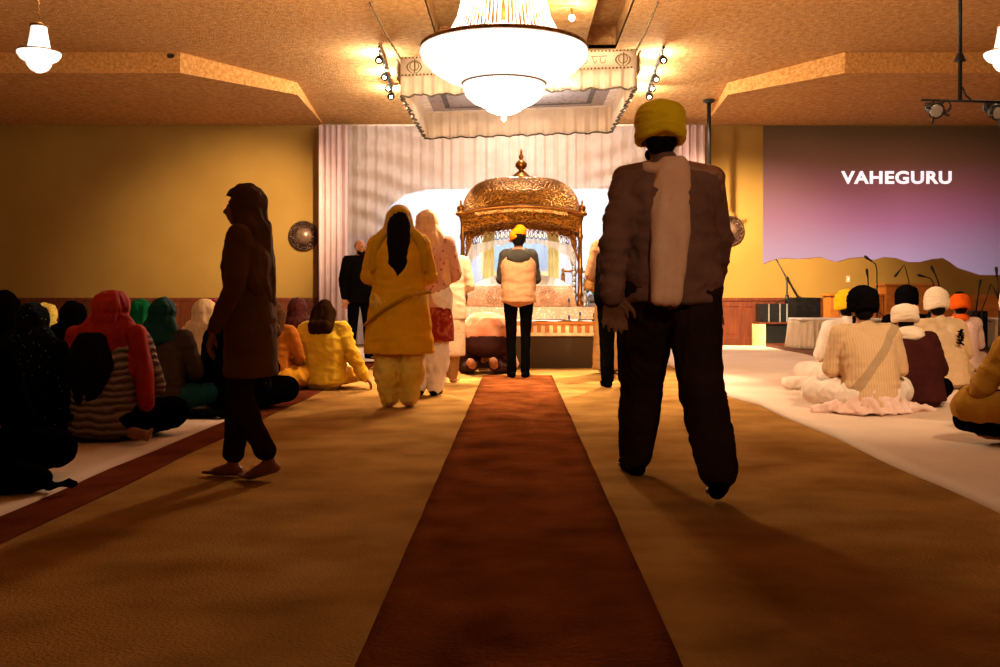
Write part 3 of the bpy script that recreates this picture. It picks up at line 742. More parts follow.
for nm, pa in sides.items():
    o, low = pleats(nm+'_valance' if False else 'valance', pa, 0, 0, M_val, t, wl=.16, amp=.022, nz=7, seed=hash(nm) % 7 if False else len(nm), t=.003,
        zfun=lambda u, q, z, pa=pa: ctop(pa[0][0]+(pa[1][0]-pa[0][0])*u, 0)-q*(.46+.012*math.sin(u*60)), flare=.9)
    Mesh().tube([p+V((0, 0, .004*math.sin(k*1.3))) for k, p in enumerate(low[::2])], .013, 5).obj('ruffled_hem', M_ruff, o, True)
    # embroidered band at the top of each valance, held out flat
    dn = V((pa[1][0]-pa[0][0], pa[1][1]-pa[0][1], 0)).normalized(); nn = V((dn.y, -dn.x, 0)); L_ = (V((*pa[1], 0))-V((*pa[0], 0))).length
    def at(u, h, off=.045): x = pa[0][0]+dn.x*u; y = pa[0][1]+dn.y*u; return V((x, y, ctop(x, 0)-h))+nn*off
    m = Mesh(); m.grid([[at(L_*i/20, h) for i in range(21)] for h in (-.01, .22)]); bo = m.obj('embroidered_band', M_val, t, True); solid(bo, .006)
    m = Mesh()
    for h in (.0, .215):
        for k in range(int(L_/.045)): m.ell(at(.02+k*.045, h, .055), (.013, .013, .013), None, 6)
    m.obj('bead_edging', M_thread, bo, True)
    for u0 in (.17, L_-.17):          # crossed-blade emblem in a ring
        c0 = .105; m = Mesh()
        m.tube([at(u0+.055*math.cos(a), c0+.055*math.sin(a), .056) for a in [2*PI*k/20 for k in range(21)]], .006, 5, False)
        m.tube([at(u0, c0-.09, .058), at(u0+.006, c0-.06, .058), at(u0+.006, c0+.05, .058), at(u0, c0+.095, .058)], [.002, .010, .010, .004], 6)
        for sg in (-1, 1):
            m.tube([at(u0+sg*(.012+.078*math.sin(PI*q/10)**.8), c0-.07+.165*q/10, .06) for q in range(11)], [.003+.006*math.sin(PI*q/10) for q in range(11)], 6)
        m.obj('emblem', M_thread, bo, True)
    m = Mesh(); rnd = random.Random(len(nm)+9); u = .42
    while u < L_-.42:                 # embroidered scrolls
        w_ = rnd.uniform(.05, .09); k = rnd.choice((0, 1, 2))
        if .36*L_ < u < .5*L_ and False: pass
        m.tube([at(u+w_*.5*(1+math.cos(a)*.8), .11+.04*math.sin(a*(1+k*.5)), .055) for a in [2*PI*q/14*(.6+.2*k) for q in range(15)]], .005, 5)
        m.tube([at(u-.01, .065, .055), at(u+w_+.01, .065, .055)], .004, 5)
        u += w_+rnd.uniform(.03, .07)
    m.obj('embroidery', M_thread, bo, True)
M_rope = mat('grey_rope', (90, 74, 54), (130, 110, 84), scale=60, rough=.9)
for a, b in ((V((xa, y0, ctop(xa, 0))), V((-1.76, 11.62, CEI))), (V((xb, y0, ctop(xb, 0))), V((1.68, 11.62, CEI))), (V((xa, y1, ctop(xa, 0))), V((-1.6, 15.4, zc(15.4)))), (V((xb, y1, ctop(xb, 0))), V((1.6, 15.4, zc(15.4))))):
    pts = [a.lerp(b, k/40)+V((.006*math.sin(k*2.1), .006*math.cos(k*2.1), -.03*math.sin(PI*k/40))) for k in range(41)]
    Mesh().tube(pts, .013, 6).obj('rope', M_rope, t, True)

# ------------------------------------------------------------------ chandeliers
M_cryl = mat('lit_crystal', (255, 246, 232), (255, 252, 246), scale=60, rough=.25, emit=.85, ecol=(255, 248, 240))
M_rim = mat('brass_rim', (88, 52, 14), (150, 100, 36), scale=10, rough=.35, metal=.7)
M_bulb = mat('bulb', (255, 240, 220), emit=14, ecol=(255, 222, 170))
def strands(m, prof, n, r, seed=0, beads=True, jit=0):
    """prof: (radius, z) polyline; n strings of beads hang along it"""
    rnd = random.Random(seed)
    L_ = sum(math.dist(a, b) for a, b in zip(prof, prof[1:])); k = max(6, int(L_/(r*2.4)))
    def pt(d):
        for a, b in zip(prof, prof[1:]):
            s_ = math.dist(a, b)
            if d <= s_ or b is prof[-1]: q = min(1, d/s_); return a[0]+(b[0]-a[0])*q, a[1]+(b[1]-a[1])*q
            d -= s_
    for i in range(n):
        a = 2*PI*i/n; pts = []; rr = []
        for j in range(k*2+1):
            R_, z = pt(L_*j/(k*2)); pts.append((R_*math.cos(a), R_*math.sin(a), z)); rr.append(r if j % 2 else r*.35)
        m.tube(pts, rr, 5)
cc = V(((504-CX)/F*9.5, 9.5, 0)); 
def cz(py, Y=9.5): return CH+(HY-py)/F*Y
t = thing('chandelier', (cc.x, cc.y, 0), 0, 'huge tiered crystal chandelier hanging above the middle aisle', 'chandelier')
zr = cz(50)
def curve(r0, z0, r1, z1, bulge, n=12):
    """bowl profile from the rim (r0,z0) down and in to (r1,z1)"""
    out = []
    for i in range(n+1):
        q = PI/2*i/n; out.append((r1+(r0-r1)*math.cos(q)**bulge, z0+(z1-z0)*math.sin(q)))
    return out
m = Mesh(); strands(m, [(.36, zr+1.05), (.38, zr+.8), (.41, zr+.5), (.46, zr+.30), (.55, zr+.13), (.66, zr+.02)], 66, .0065); m.obj('funnel_strands', M_cryl, t, True)['kind'] = 'stuff'
zt1 = cz(101)
bp = [(.80, zr), (.815, zr-.04), (.79, zr-.10), (.70, zr-.19), (.57, zr-.27), (.40, zr-.325)]
m = Mesh(); strands(m, bp, 190, .0125, 1); m.obj('bowl_strands', M_cryl, t, True)['kind'] = 'stuff'
zr2 = zr-.33
m = Mesh(); strands(m, [(.395, zr2-.005), (.392, zr2-.05), (.37, zr2-.11), (.30, zr2-.17), (.20, zr2-.215)], 110, .0115, 2); m.obj('middle_bowl_strands', M_cryl, t, True)['kind'] = 'stuff'
m = Mesh(); strands(m, [(.185, zr2-.215), (.165, zr2-.25), (.10, zr2-.28), (.03, zr2-.295)], 64, .010, 3); m.obj('lower_bowl_strands', M_cryl, t, True)['kind'] = 'stuff'
# glass shells behind the strings
M_shell = mat('frosted_glass_shell', (255, 244, 226), (255, 250, 240), rough=.6, emit=2.2, ecol=(255, 242, 222))
Mesh().lathe([(r_-.02, z) for r_, z in bp], n=64, caps=False).obj('bowl_glass', M_shell, t, True)
Mesh().lathe([(.39, zr2+.02), (.385, zr2-.05), (.35, zr2-.105), (.28, zr2-.165), (.17, zr2-.20), (.10, zr2-.265), (.01, zr2-.285)], n=48, caps=False).obj('lower_glass', M_shell, t, True)
Mesh().torus((0, 0, zr+.015), .80, .80, .022, None, 72, 8).obj('brass_ring', M_rim, t, True)
Mesh().torus((0, 0, zr2+.0), .405, .405, .012, None, 60, 8).obj('brass_ring', M_rim, t, True)
Mesh().torus((0, 0, zr+1.05), .40, .40, .02, None, 60, 8).obj('brass_ring', M_rim, t, True)
Mesh().lathe([(.01, zr2-.29), (.02, zr2-.295), (.008, zr2-.31), (.026, zr2-.33), (.028, zr2-.345), (.004, zr2-.37)], n=12).obj('bottom_drop', M_cry, t, True)
m = Mesh(); m.tube([(0, 0, zr+.05), (0, 0, CEI+.0)], .02); 
for k in range(6): a = 2*PI*k/6; m.tube([(0, 0, zr+.02), (.8*math.cos(a), .8*math.sin(a), zr+.015)], .01, 6)
m.obj('frame', M_rim, t, True)
for k in range(8):
    a = 2*PI*k/8; m = Mesh(); m.ell((.5*math.cos(a), .5*math.sin(a), zr+.10), (.03, .03, .05), None, 10); m.obj('bulb', M_bulb, t, True)
# small side chandeliers
def small_chandelier(px, label):
    Y = 10.0; v = P(px, 0, Y); t = thing('small_chandelier', (v.x, Y, 0), 0, label, 'chandelier', )
    z_ = lambda py: CH+(HY-py)/F*Y
    zr = z_(52)
    m = Mesh(); strands(m, [(.072, z_(26)), (.078, z_(32)), (.092, z_(40)), (.11, zr+.02)], 40, .006); m.obj('funnel_strands', M_cryl, t, True)
    m = Mesh(); strands(m, [(.205, zr), (.205, zr-.025), (.175, zr-.07), (.12, zr-.10)], 70, .008); m.obj('bowl_strands', M_cryl, t, True)
    m = Mesh(); strands(m, [(.12, zr-.09), (.115, zr-.13), (.08, zr-.18), (.02, zr-.21)], 44, .008); m.obj('lower_bowl_strands', M_cryl, t, True)
    Mesh().lathe([(.075, z_(27)), (.08, z_(40)), (.10, zr), (.185, zr-.01), (.155, zr-.06), (.11, zr-.09), (.10, zr-.13), (.07, zr-.17), (.01, zr-.20)], n=32, caps=False).obj('glass', M_shell, t, True)
    Mesh().torus((0, 0, zr+.004), .208, .208, .007, None, 40, 6).obj('brass_ring', M_rim, t, True)
    Mesh().lathe([(.09, z_(27)), (.09, z_(25)), (.05, z_(23.5)), (.02, z_(22))], n=20).obj('brass_cap', M_rim, t, True)
    m = Mesh(); z = z_(22); k = 0
    while z < CEI: 
        m.torus((0, 0, z+.02), .010, .018, .0035, (rotx(PI/2) if k % 2 else rotz(PI/2) @ rotx(PI/2)), 10, 5); z += .03; k += 1
    m.obj('chain', M_rim, t, True)
small_chandelier(39, 'small lit crystal chandelier hanging at the far left')
small_chandelier(1006, 'small lit crystal chandelier cut off by the right edge')

# ------------------------------------------------------------------ track lights
M_lamp = mat('spot_bulb', (255, 240, 220), emit=60, ecol=(255, 225, 180))
def track(x0, ya, x1, yb, label, ks):
    t = thing('track_light', (0, 0, 0), 0, label, 'track light')
    a, b = V((x0, ya, zc(ya)-.03)), V((x1, yb, zc(yb)-.03)); Mesh().tube([a, b], .02, 6).obj('rail', M_black, t)
    for k in ks:
        c = a.lerp(b, k); m = Mesh(); m.tube([c, c-V((0, 0, .10))], .012, 6); m.tube([c-V((0, -.06, .10)), c-V((0, .08, .17))], [.045, .06], 12); lh = m.obj('lamp_head', M_black, t, True)
        Mesh().ell(c-V((0, .085, .178)), (.024, .012, .024), rotx(.7), 10).obj('bulb', M_lamp, lh, True)
    return a, b
track(-1.93, 13.6, -2.02, 15.7, 'black track of ceiling spotlights left of the cloth canopy', (.05, .45, .75, .97))
track(2.05, 13.6, 2.12, 15.7, 'black track of ceiling spotlights right of the cloth canopy', (.05, .5, .75, .97))
t = thing('track_light', (0, 0, 0), 0, 'short ceiling spotlight right of the big chandelier', 'track light')
c = V((.66, 11.7, CEI-.02)); Mesh().box((.36, 11.68, CEI-.05), (.68, 11.72, CEI-.02)).obj('rail', M_fascia, t)
Mesh().tube([c-V((0, 0, .03)), c-V((0, 0, .12))], .012, 6).obj('stem', M_rim, t); Mesh().ell(c-V((0, 0, .15)), (.035, .035, .04), None, 12).obj('bulb', M_lamp, t, True)

# ------------------------------------------------------------------ wall medallions, pole, projector bar
M_med = mat('carved_dark_bronze', (22, 12, 8), (70, 44, 28), scale=30, kind='voronoi', lo=.1, hi=.5, rough=.35, metal=.6, bump=.9)
M_medc = mat('medallion_centre', (120, 90, 66), (150, 116, 88), scale=10, rough=.25, metal=.5)
for px, py, lb in ((304, 236, 'round carved dark clock-like medallion on the left back wall'), (729, 231, 'round carved dark medallion on the wall left of the projection')):
    v = P(px, py, YW-.0); t = thing('wall_medallion', (v.x, YW, v.z), 0, lb, 'wall ornament')
    m = Mesh(); rt_ = rotx(PI/2)
    for R_, r_ in ((.265, .022), (.165, .018)): m.torus((0, -.03, 0), R_, R_, r_, rt_, 48, 8)
    m.lathe([(.26, .0), (.26, .02)], n=40)
    mm = Mesh(); mm.grid([[V((r_*math.cos(2*PI*k/48), -y, r_*math.sin(2*PI*k/48))) for k in range(48)] for r_, y in ((.27, 0), (.26, .025), (.17, .03), (.165, .0))], True)
    mm.obj('carved_rim', M_med, t, True)
    m = Mesh()
    for R_, r_ in ((.265, .020), (.168, .016)): m.torus((0, -.03, 0), R_, R_, r_, rt_, 48, 8)
    for k in range(16):
        a = 2*PI*k/16; m.torus((.216*math.cos(a), -.035, .216*math.sin(a)), .03, .03, .009, rt_, 12, 5)
    m.obj('ring_mouldings', M_med, t, True)
    Mesh().grid([[V((r_*math.cos(2*PI*k/40), -y, r_*math.sin(2*PI*k/40))) for k in range(40)] for r_, y in ((.165, .01), (.15, .05), (.10, .09), (.05, .11), (.002, .115))], True, True).obj('domed_centre', M_medc, t, True)
v = P(709, 107, 16.5); t = thing('ceiling_pole', (v.x, 16.5, 0), 0, 'thin black pole hanging from the ceiling right of the stage', 'pole')
zt = zc(16.5); zb = P(0, 166, 16.5).z
Mesh().tube([(0, 0, zt), (0, 0, zb)], .035, 10).obj('pole', M_black, t, True); Mesh().lathe([(.10, zt), (.10, zt-.03), (.05, zt-.06)], n=16).obj('flange', M_black, t, True)
Mesh().tube([(0, 0, zb), (.05, 0, zb-.08), (.12, 0, zb-.12), (.15, 0, zb-.08)], .015, 6).obj('hook', M_black, t, True)
# rigging pole with two stage lights
Y = 9.0; v = P(960, 100, Y); t = thing('lighting_bar', (v.x, Y, v.z), 0, 'black hanging bar with two stage lamps under the right ceiling', 'lighting bar')
Mesh().tube([(0, 0, 0), (0, 0, CEI-v.z-.002)], .02, 8).obj('drop_pole', M_black, t, True)
Mesh().tube([(-.36, 0, 0), (.50, 0, -.02)], .012, 8).obj('cross_bar', M_black, t, True)
Mesh().lathe([(.055, .36), (.05, .37), (.03, .42), (.02, .44)], n=14).obj('cone_collar', M_black, t, True)
Mesh().tube([(.02, 0, .12), (.05, 0, .05), (.10, 0, .0)], .008, 6).obj('brace', M_black, t, True)
M_lens = mat('lamp_lens', (120, 110, 100), rough=.1)
for x, rt_ in ((-.25, roty(.35) @ rotx(.35)), (.30, roty(-.2) @ rotx(.5))):
    m = Mesh(); R0 = rt_
    def Q(p): return V((x, 0, -.085))+R0 @ V(p)
    for a, b, r0, r1 in (((.0, .10, 0), (0, -.02, 0), .05, .06), ((0, -.02, 0), (0, -.11, 0), .06, .075)): m.tube([Q(a), Q(b)], [r0, r1], 16)
    m.tube([(x, 0, -.005), (x, 0, -.03)], .012, 6); m.tube([Q((-.075, 0, 0)), (x-.075, 0, -.03), (x+.075, 0, -.03), Q((.075, 0, 0))], .007, 6)
    lh = m.obj('stage_lamp', M_black, t, True)
    mm = Mesh()
    for k in range(4): a = PI/2*k; mm.box(Q((0, 0, 0)), Q((0, 0, 0))) if False else mm.tube([Q((.06*math.cos(a), -.11, .06*math.sin(a))), Q((.11*math.cos(a), -.16, .11*math.sin(a)))], .012, 5)
    mm.obj('barn_doors', M_black, lh); 
    Mesh().ell(Q((0, -.112, 0)), (.06, .008, .06), R0, 12).obj('lens', M_lens, lh, True)
m = Mesh(); m.torus((-.14, 0, -.05), .05, .05, .006, rotx(PI/2), 18, 5); m.torus((-.12, .02, -.06), .045, .05, .006, rotx(PI/2+.3), 18, 5); m.obj('cable_loops', M_black, t, True)
# smoke detector-like nub on the left fascia
v = P(171, 56, YF); o = Mesh().lathe([(.07, 0), (.07, .03), (.04, .045)], (v.x, YF-.01, v.z), 16).obj('ceiling_sensor', M_black, None, True)
bpy.data.objects.remove(o)
m = Mesh(); m.torus((v.x, YF-.015, v.z), .045, .028, .008, rotx(PI/2), 20, 6); m.box((v.x-.03, YF-.012, v.z-.012), (v.x+.03, YF, v.z+.012)); tag(m.obj('fascia_sensor', M_black, None, True), 'tiny dark oval fitting on the fascia right of the left chandelier', 'sensor')

# ------------------------------------------------------------------ projection on the right wall
def scr_mat():
    m = bpy.data.materials.new('projected_sky'); m.use_nodes = True; nt = m.node_tree; N = nt.nodes; L = nt.links
    b = N['Principled BSDF']; tc = N.new('ShaderNodeTexCoord'); sx = N.new('ShaderNodeSeparateXYZ'); L.new(tc.outputs['Object'], sx.inputs[0])
    mr = N.new('ShaderNodeMapRange'); z0, z1 = P(0, 272, YW).z, P(0, 125, YW).z
    mr.inputs['From Min'].default_value = z0; mr.inputs['From Max'].default_value = z1; L.new(sx.outputs['Z'], mr.inputs['Value'])
    ns = N.new('ShaderNodeTexNoise'); ns.inputs['Scale'].default_value = .35; L.new(tc.outputs['Object'], ns.inputs['Vector'])
    ad = N.new('ShaderNodeMath'); ad.operation = 'MULTIPLY_ADD'; L.new(ns.outputs['Fac'], ad.inputs[0]); ad.inputs[1].default_value = .12; L.new(mr.outputs[0], ad.inputs[2])
    r = N.new('ShaderNodeValToRGB'); e = r.color_ramp.elements
    cols = [(.04, (196, 164, 196)), (.22, (190, 144, 176)), (.42, (180, 104, 136)), (.62, (146, 76, 84)), (.82, (92, 50, 32)), (1.0, (50, 28, 8))]
    e[0].position = cols[0][0]; e[0].color = (*lin(cols[0][1]), 1); e[1].position = cols[-1][0]; e[1].color = (*lin(cols[-1][1]), 1)
    for p, c in cols[1:-1]: q = e.new(p); q.color = (*lin(c), 1)
    L.new(ad.outputs[0], r.inputs['Fac'])
    mx = N.new('ShaderNodeMapRange'); mx.inputs['From Min'].default_value = 7.2; mx.inputs['From Max'].default_value = 9.8; mx.inputs['To Min'].default_value = 1; mx.inputs['To Max'].default_value = .25
    L.new(sx.outputs['X'], mx.inputs['Value'])
    b.inputs['Base Color'].default_value = (*lin((64, 46, 32)), 1); b.inputs['Roughness'].default_value = .9
    L.new(r.outputs['Color'], b.inputs['Emission Color']); mu = N.new('ShaderNodeMath'); mu.operation = 'MULTIPLY'; mu.inputs[1].default_value = .85; L.new(mx.outputs[0], mu.inputs[0]); L.new(mu.outputs[0], b.inputs['Emission Strength'])
    return m
t = thing('projection_screen', (0, 0, 0), 0, 'pink and lilac projected sky above a mountain outline with one white word', 'projection')
ridge = [(763, 264), (772, 260), (785, 258), (798, 259), (810, 258), (820, 257), (836, 262), (850, 258), (862, 257), (874, 260), (884, 257), (896, 258), (908, 262), (920, 262), (932, 259), (943, 258), (950, 262), (958, 268), (968, 271), (980, 275), (1000, 275), (1030, 277)]
m = Mesh(); a, b = [], []
for px, py in ridge:
    v = P(px, py, YW-.012); a.append(v); b.append(V((v.x, v.y, P(0, 126, YW).z)))
m.grid([b, a, [p+V((0, .008, 0)) for p in a], [p+V((0, .008, 0)) for p in b], b]); m.obj('projected_picture', scr_mat(), t)
cu = bpy.data.curves.new('txt', 'FONT'); cu.body = 'VAHEGURU'; cu.size = 1; cu.offset = .032; cu.extrude = .01; cu.space_character = 1.09
to = bpy.data.objects.new('tmp', cu); COL.objects.link(to)
me = bpy.data.meshes.new_from_object(to.evaluated_get(bpy.context.evaluated_depsgraph_get())); bpy.data.objects.remove(to)
xs = [v.co.x for v in me.vertices]; zs = [v.co.y for v in me.vertices]
A, B = P(841, 184, YW-.02), P(951.5, 171, YW-.02)
for v in me.vertices:
    x, y, z = v.co; v.co = (A.x+(x-min(xs))/(max(xs)-min(xs))*(B.x-A.x), YW-.026+z*.3, A.z+(y-min(zs))/(max(zs)-min(zs))*(B.z-A.z))
link('projected_word', me, mat('projected_white', (235, 232, 250), emit=.85), t, False)

# ------------------------------------------------------------------ musicians' corner on the right
PZ = .08
o = Mesh().box((4.4, 13.3, 0), (9.6, 17.2, PZ)).obj('music_platform', M_wood, None, bevel=.008); tag(o, 'low dark wooden platform under the skirted tables on the right', 'platform')
M_skirt = mat('cream_table_skirt', (226, 200, 168), (206, 178, 144), scale=3, stretch=(14, 14, .4), rough=.95, transl=.2, spec=0)
def skirted_table(x0, x1, ya, yb, zt, label):
    t = thing('skirted_table', ((x0+x1)/2, (ya+yb)/2, PZ), 0, label, 'table'); hx, hy = (x1-x0)/2, (yb-ya)/2; h = zt-PZ
    path = [(-hx, hy), (-hx, -hy+.15), (-hx+.15, -hy), (hx-.15, -hy), (hx, -hy+.15), (hx, hy)]
    pleats('table_skirt', path, .005, h-.02, M_skirt, t, wl=.09, amp=.02, nz=8, seed=int(x0*10), flare=.7, t=.003, extra=lambda p, z, q: .05*q)
    Mesh().box((-hx-.01, -hy-.01, h-.03), (hx+.01, hy+.01, h)).obj('tabletop_cloth', M_white, t, bevel=.012)
skirted_table(4.44, 5.75, 15.2, 15.9, .56, 'low table with a gathered cream skirt at the left end of the music platform')
skirted_table(7.35, 9.2, 15.2, 15.9, .56, 'low table with a gathered cream skirt at the far right')
t = thing('wooden_crate', (4.63, 17.75, 0), 0, 'open-fronted pale wooden crate standing by the wainscot', 'crate')
Mesh().box((-.28, -.25, 0), (-.15, .25, .44)).obj('pale_side', mat('pale_birch', (214, 168, 116)), t, bevel=.006); Mesh().box((-.15, -.22, 0), (.75, .25, .41)).obj('dark_front', M_black, t); Mesh().box((-.285, -.255, .41), (.76, .25, .445)).obj('lid', M_wood, t, bevel=.005)
rk = 'flight-cased amplifiers on the crate'
M_alu = mat('aluminium_edge', (170, 160, 150), rough=.35, metal=.6)
for i, (px0, px1, lb) in enumerate(((760, 769, 'first black flight case from the left on the crate'), (770, 780, 'second black flight case from the left on the crate'), (781, 787, 'third narrow black flight case on the crate'), (788, 797, 'fourth black flight case on the crate'), (798, 809, 'dark red-brown case at the right end of the row of cases'))):
    xa_, xb_ = P(px0, 0, 17.6).x, P(px1, 0, 17.6).x; t = thing('flight_case', ((xa_+xb_)/2, 17.75, .445), 0, lb, 'equipment case', rk); h_ = (xb_-xa_)/2
    Mesh().box((-h_, -.18, 0), (h_-.012, .2, .33)).obj('case', M_black if i < 4 else M_wood, t, bevel=.006); Mesh().box((h_-.02, -.19, .0), (h_, -.17, .33)).obj('metal_edge', M_alu, t)
t = thing('equipment_bag', (5.07, 17.15, PZ), 0, 'black padded equipment bag between the cases and the wooden counter', 'bag')
m = Mesh(); m.box((-.22, -.2, .0), (.22, .2, .80)); m.blob('bag', M_dark, t, .02, 6, [(.01, 6, 6, 6)])
def cabinet(x0, x1, y0_, y1_, z1, label, name='wooden_counter'):
    t = thing(name, ((x0+x1)/2, (y0_+y1_)/2, PZ), 0, label, 'counter'); hx, hy = (x1-x0)/2, (y1_-y0_)/2; h = z1-PZ
    Mesh().box((-hx, -hy, 0), (hx, hy, h-.04)).obj('carcass', M_wood2, t, bevel=.005); Mesh().box((-hx-.03, -hy-.03, h-.04), (hx+.03, hy+.02, h)).obj('top', M_wood2, t, bevel=.008)
    m = Mesh(); n = max(1, round(2*hx/.5)); w_ = 2*hx/n
    for i in range(n): m.box((-hx+i*w_+.06, -hy-.02, .08), (-hx+(i+1)*w_-.06, -hy, h-.12))
    m.obj('raised_panels', M_wood2, t, bevel=.008)
cabinet(P(825, 0, 16.9).x, P(877, 0, 16.9).x, 16.6, 17.0, .88+4/57.5, 'low honey-coloured wooden counter left of the tall desk')
cabinet(P(882, 0, 16.7).x, P(931, 0, 16.7).x, 16.5, 16.95, .88+14/58, 'tall honey-coloured wooden desk in the middle of the music platform', 'wooden_desk')
cabinet(P(937, 0, 16.9).x, P(1030, 0, 16.9).x, 16.6, 17.0, .88+3/57.5, 'low honey-coloured wooden counter right of the tall desk')
# microphones
def mic_stand(base, pts, label, head=None, thick=.012, tripod=True, group=None):
    t = thing('microphone_stand', base, 0, label, 'microphone stand', group); b = V(base); q = [V(p)-b for p in pts]
    Mesh().tube([V((q[0].x, 0, 0)), q[0]], thick, 8).obj('upright', M_black, t, True)
    Mesh().tube(q, thick*.75, 8).obj('boom', M_black, t, True)
    if tripod:
        m = Mesh()
        for k in range(3): a = 2*PI*k/3+.4; m.tube([(0, 0, .12), (.16*math.cos(a), .16*math.sin(a), .012)], .009, 6)
        m.obj('tripod_feet', M_black, t, True)
    e = q[-1]; d = (q[-1]-q[-2]).normalized(); Mesh().tube([e, e+d*.05, e+d*.11, e+d*.15], [.012, .016, .024, .018], 10).obj('microphone', M_black, t, True)
    return t
Y = 17.72
t = thing('microphone_stand', (P(787, 0, Y).x, Y, .778), 0, 'black boom stand with a long slanted arm above the flight cases', 'microphone stand')
b = V((P(787, 0, Y).x, Y, .778))
m = Mesh(); m.tube([(0, 0, .0), (0, 0, P(0, 277, Y).z-b.z)], .016, 8); m.tube([(0, 0, 0), (0, 0, .16)], .035, 10); m.obj('upright', M_black, t, True)
m = Mesh(); m.tube([P(776, 259, Y)-b, P(786, 277, Y)-b, P(799, 300, Y)-b], .012, 8); m.ell(P(787, 278, Y)-b, (.035, .03, .035)); m.obj('boom', M_black, t, True)
m = Mesh()
for k in range(3): a = 2*PI*k/3+.5; m.tube([(0, 0, .10), (.22*math.cos(a), .15*math.sin(a), .0)], .009, 6)
m.obj('tripod_feet', M_black, t, True)
mic_stand((P(877, 0, 15.6).x, 15.6, .56), [P(877, 284, 15.6), P(877, 270, 15.6), P(875.5, 264, 15.6), P(872, 261.5, 15.6)], 'tall gooseneck microphone above the black turban, white collar on its stem')
mic_stand((P(868, 0, 15.6).x, 15.6, .56), [P(868.2, 286, 15.6), P(868.2, 281, 15.6), P(867.8, 278, 15.6)], 'short upright microphone just left of the tall gooseneck one', thick=.014, tripod=False)
mic_stand((P(909, 0, 16.7).x, 16.7, 1.12), [P(909, 282, 16.7), P(906, 270, 16.7), P(904, 265, 16.7), P(900, 270, 16.7)], 'bent desk microphone standing on the tall wooden desk', tripod=False)
mic_stand((P(934, 0, 15.6).x, 15.6, .56), [P(934.5, 290, 15.6), P(933, 282, 15.6), P(930, 278, 15.6), P(926, 277, 15.6)], 'curved microphone pointing left behind the white turban')
mic_stand((P(939, 0, 15.6).x, 15.6, .56), [P(939.5, 292, 15.6), P(938.5, 283, 15.6), P(936, 276, 15.6), P(935, 274, 15.6)], 'upright microphone with a silver collar behind the white turban', thick=.016, tripod=False)
mic_stand((P(977, 0, 15.0).x, 15.0, PZ), [P(976, 312, 15), P(978, 296, 15), P(979, 289, 15)], 'upright microphone stand right of the orange turban', thick=.016)
mic_stand((P(983, 0, 14.6).x, 14.6, PZ), [P(982, 310, 14.6), P(987, 296, 14.6), P(991, 284, 14.6), P(995, 291, 14.6)], 'bent boom microphone near the right edge, lower of the two there')
mic_stand((P(999, 0, 14.2).x, 14.2, PZ), [P(999, 300, 14.2), P(998, 288, 14.2), P(997, 277, 14.2)], 'tall microphone stand at the very right edge')
for px, lb in ((972, 'black speaker box left of the microphone stand behind the orange turban'), (982, 'black speaker box right behind the orange turban')):
    pass
t = thing('speaker_box', (P(979, 0, 15.05).x, 15.35-.35, PZ), 0, 'black monitor speaker standing behind the man in the orange turban', 'speaker')
Mesh().box((-.10, .05, 0), (.14, .25, .60)).obj('cabinet', M_black, t, bevel=.01); Mesh().box((-.08, .04, .05), (.12, .05, .5)).obj('grille', M_dark, t)
v = P(848, 279, YW-.0); t = thing('wall_socket', (v.x, YW, v.z), 0, 'small pale switch plate on the wall under the projected mountains', 'switch')
Mesh().box((-.035, -.012, -.06), (.035, 0, .06)).obj('plate', mat('pale_plate', (170, 150, 120)), t, bevel=.004); Mesh().box((-.008, -.022, -.015), (.008, -.01, .015)).obj('toggle', M_bw, t)
# ------------------------------------------------------------------ cloth materials
def cm(name, c, c2=None, **k):
    k.setdefault('rough', .95); k.setdefault('spec', .08); k.setdefault('scale', 6); k.setdefault('bump', .25); k.setdefault('bscale', 90)
    return mat(name, c, c2, **k)
C_black = cm('black_cloth', (6, 5, 5), (11, 9, 9), spec=0)
C_navy = cm('blue_black_cloth', (5, 6, 12), (9, 12, 20), spec=0)
C_tan = cm('tan_fleece', (176, 126, 86), (188, 138, 98))
C_charc = cm('charcoal_fleece', (52, 46, 40), (64, 58, 50))
C_yel = cm('mustard_yellow_cotton', (202, 136, 10), (216, 152, 18))
C_yel2 = cm('pale_yellow_satin', (204, 156, 50), (220, 176, 74), rough=.5)
C_ylace = cm('yellow_lace', (120, 96, 30), (226, 196, 90), scale=70, kind='voronoi', lo=.1, hi=.4)
C_cream = cm('cream_cotton', (212, 180, 140), (224, 192, 152))
C_creamk = cm('cream_ribbed_knit', (206, 168, 124), (214, 178, 134), kind='wave', scale=16, bump=.12, bscale=None, wdist=.8)
C_creamp = cm('cream_cotton_printed', (210, 178, 138), (222, 190, 150))
C_white = cm('white_cotton', (226, 206, 188), (238, 220, 204))
C_pink = cm('pink_white_cotton', (226, 188, 170), (238, 204, 190))
C_peach = cm('peach_veil', (222, 168, 120), (234, 184, 138))
C_pveil = cm('cream_veil', (206, 166, 122), (220, 182, 140))
C_red = cm('red_silk', (140, 22, 8), (166, 40, 14), rough=.7)
C_green = cm('bottle_green_silk', (4, 36, 30), (8, 50, 42), rough=.7)
C_lgreen = cm('bright_green_cloth', (6, 78, 40), (10, 94, 52))
C_teal = cm('teal_cotton', (14, 54, 56), (22, 68, 70))
C_brown = cm('dark_brown_cloth', (50, 34, 22), (60, 42, 28))
C_maroon = cm('maroon_wool', (54, 20, 18), (68, 28, 24))
C_orangeb = cm('burnt_orange_cotton', (150, 80, 16), (172, 98, 26))
C_orange = cm('orange_turban_cloth', (226, 84, 14), (240, 104, 24))
C_saff = cm('saffron_turban_cloth', (228, 112, 4), (240, 130, 10))
C_yturb = cm('yellow_turban_cloth', (226, 176, 16), (240, 194, 30))
C_wturb = cm('white_turban_cloth', (226, 202, 172), (238, 216, 190))
C_bturb = cm('black_turban_cloth', (7, 6, 7), (14, 12, 13), spec=0)
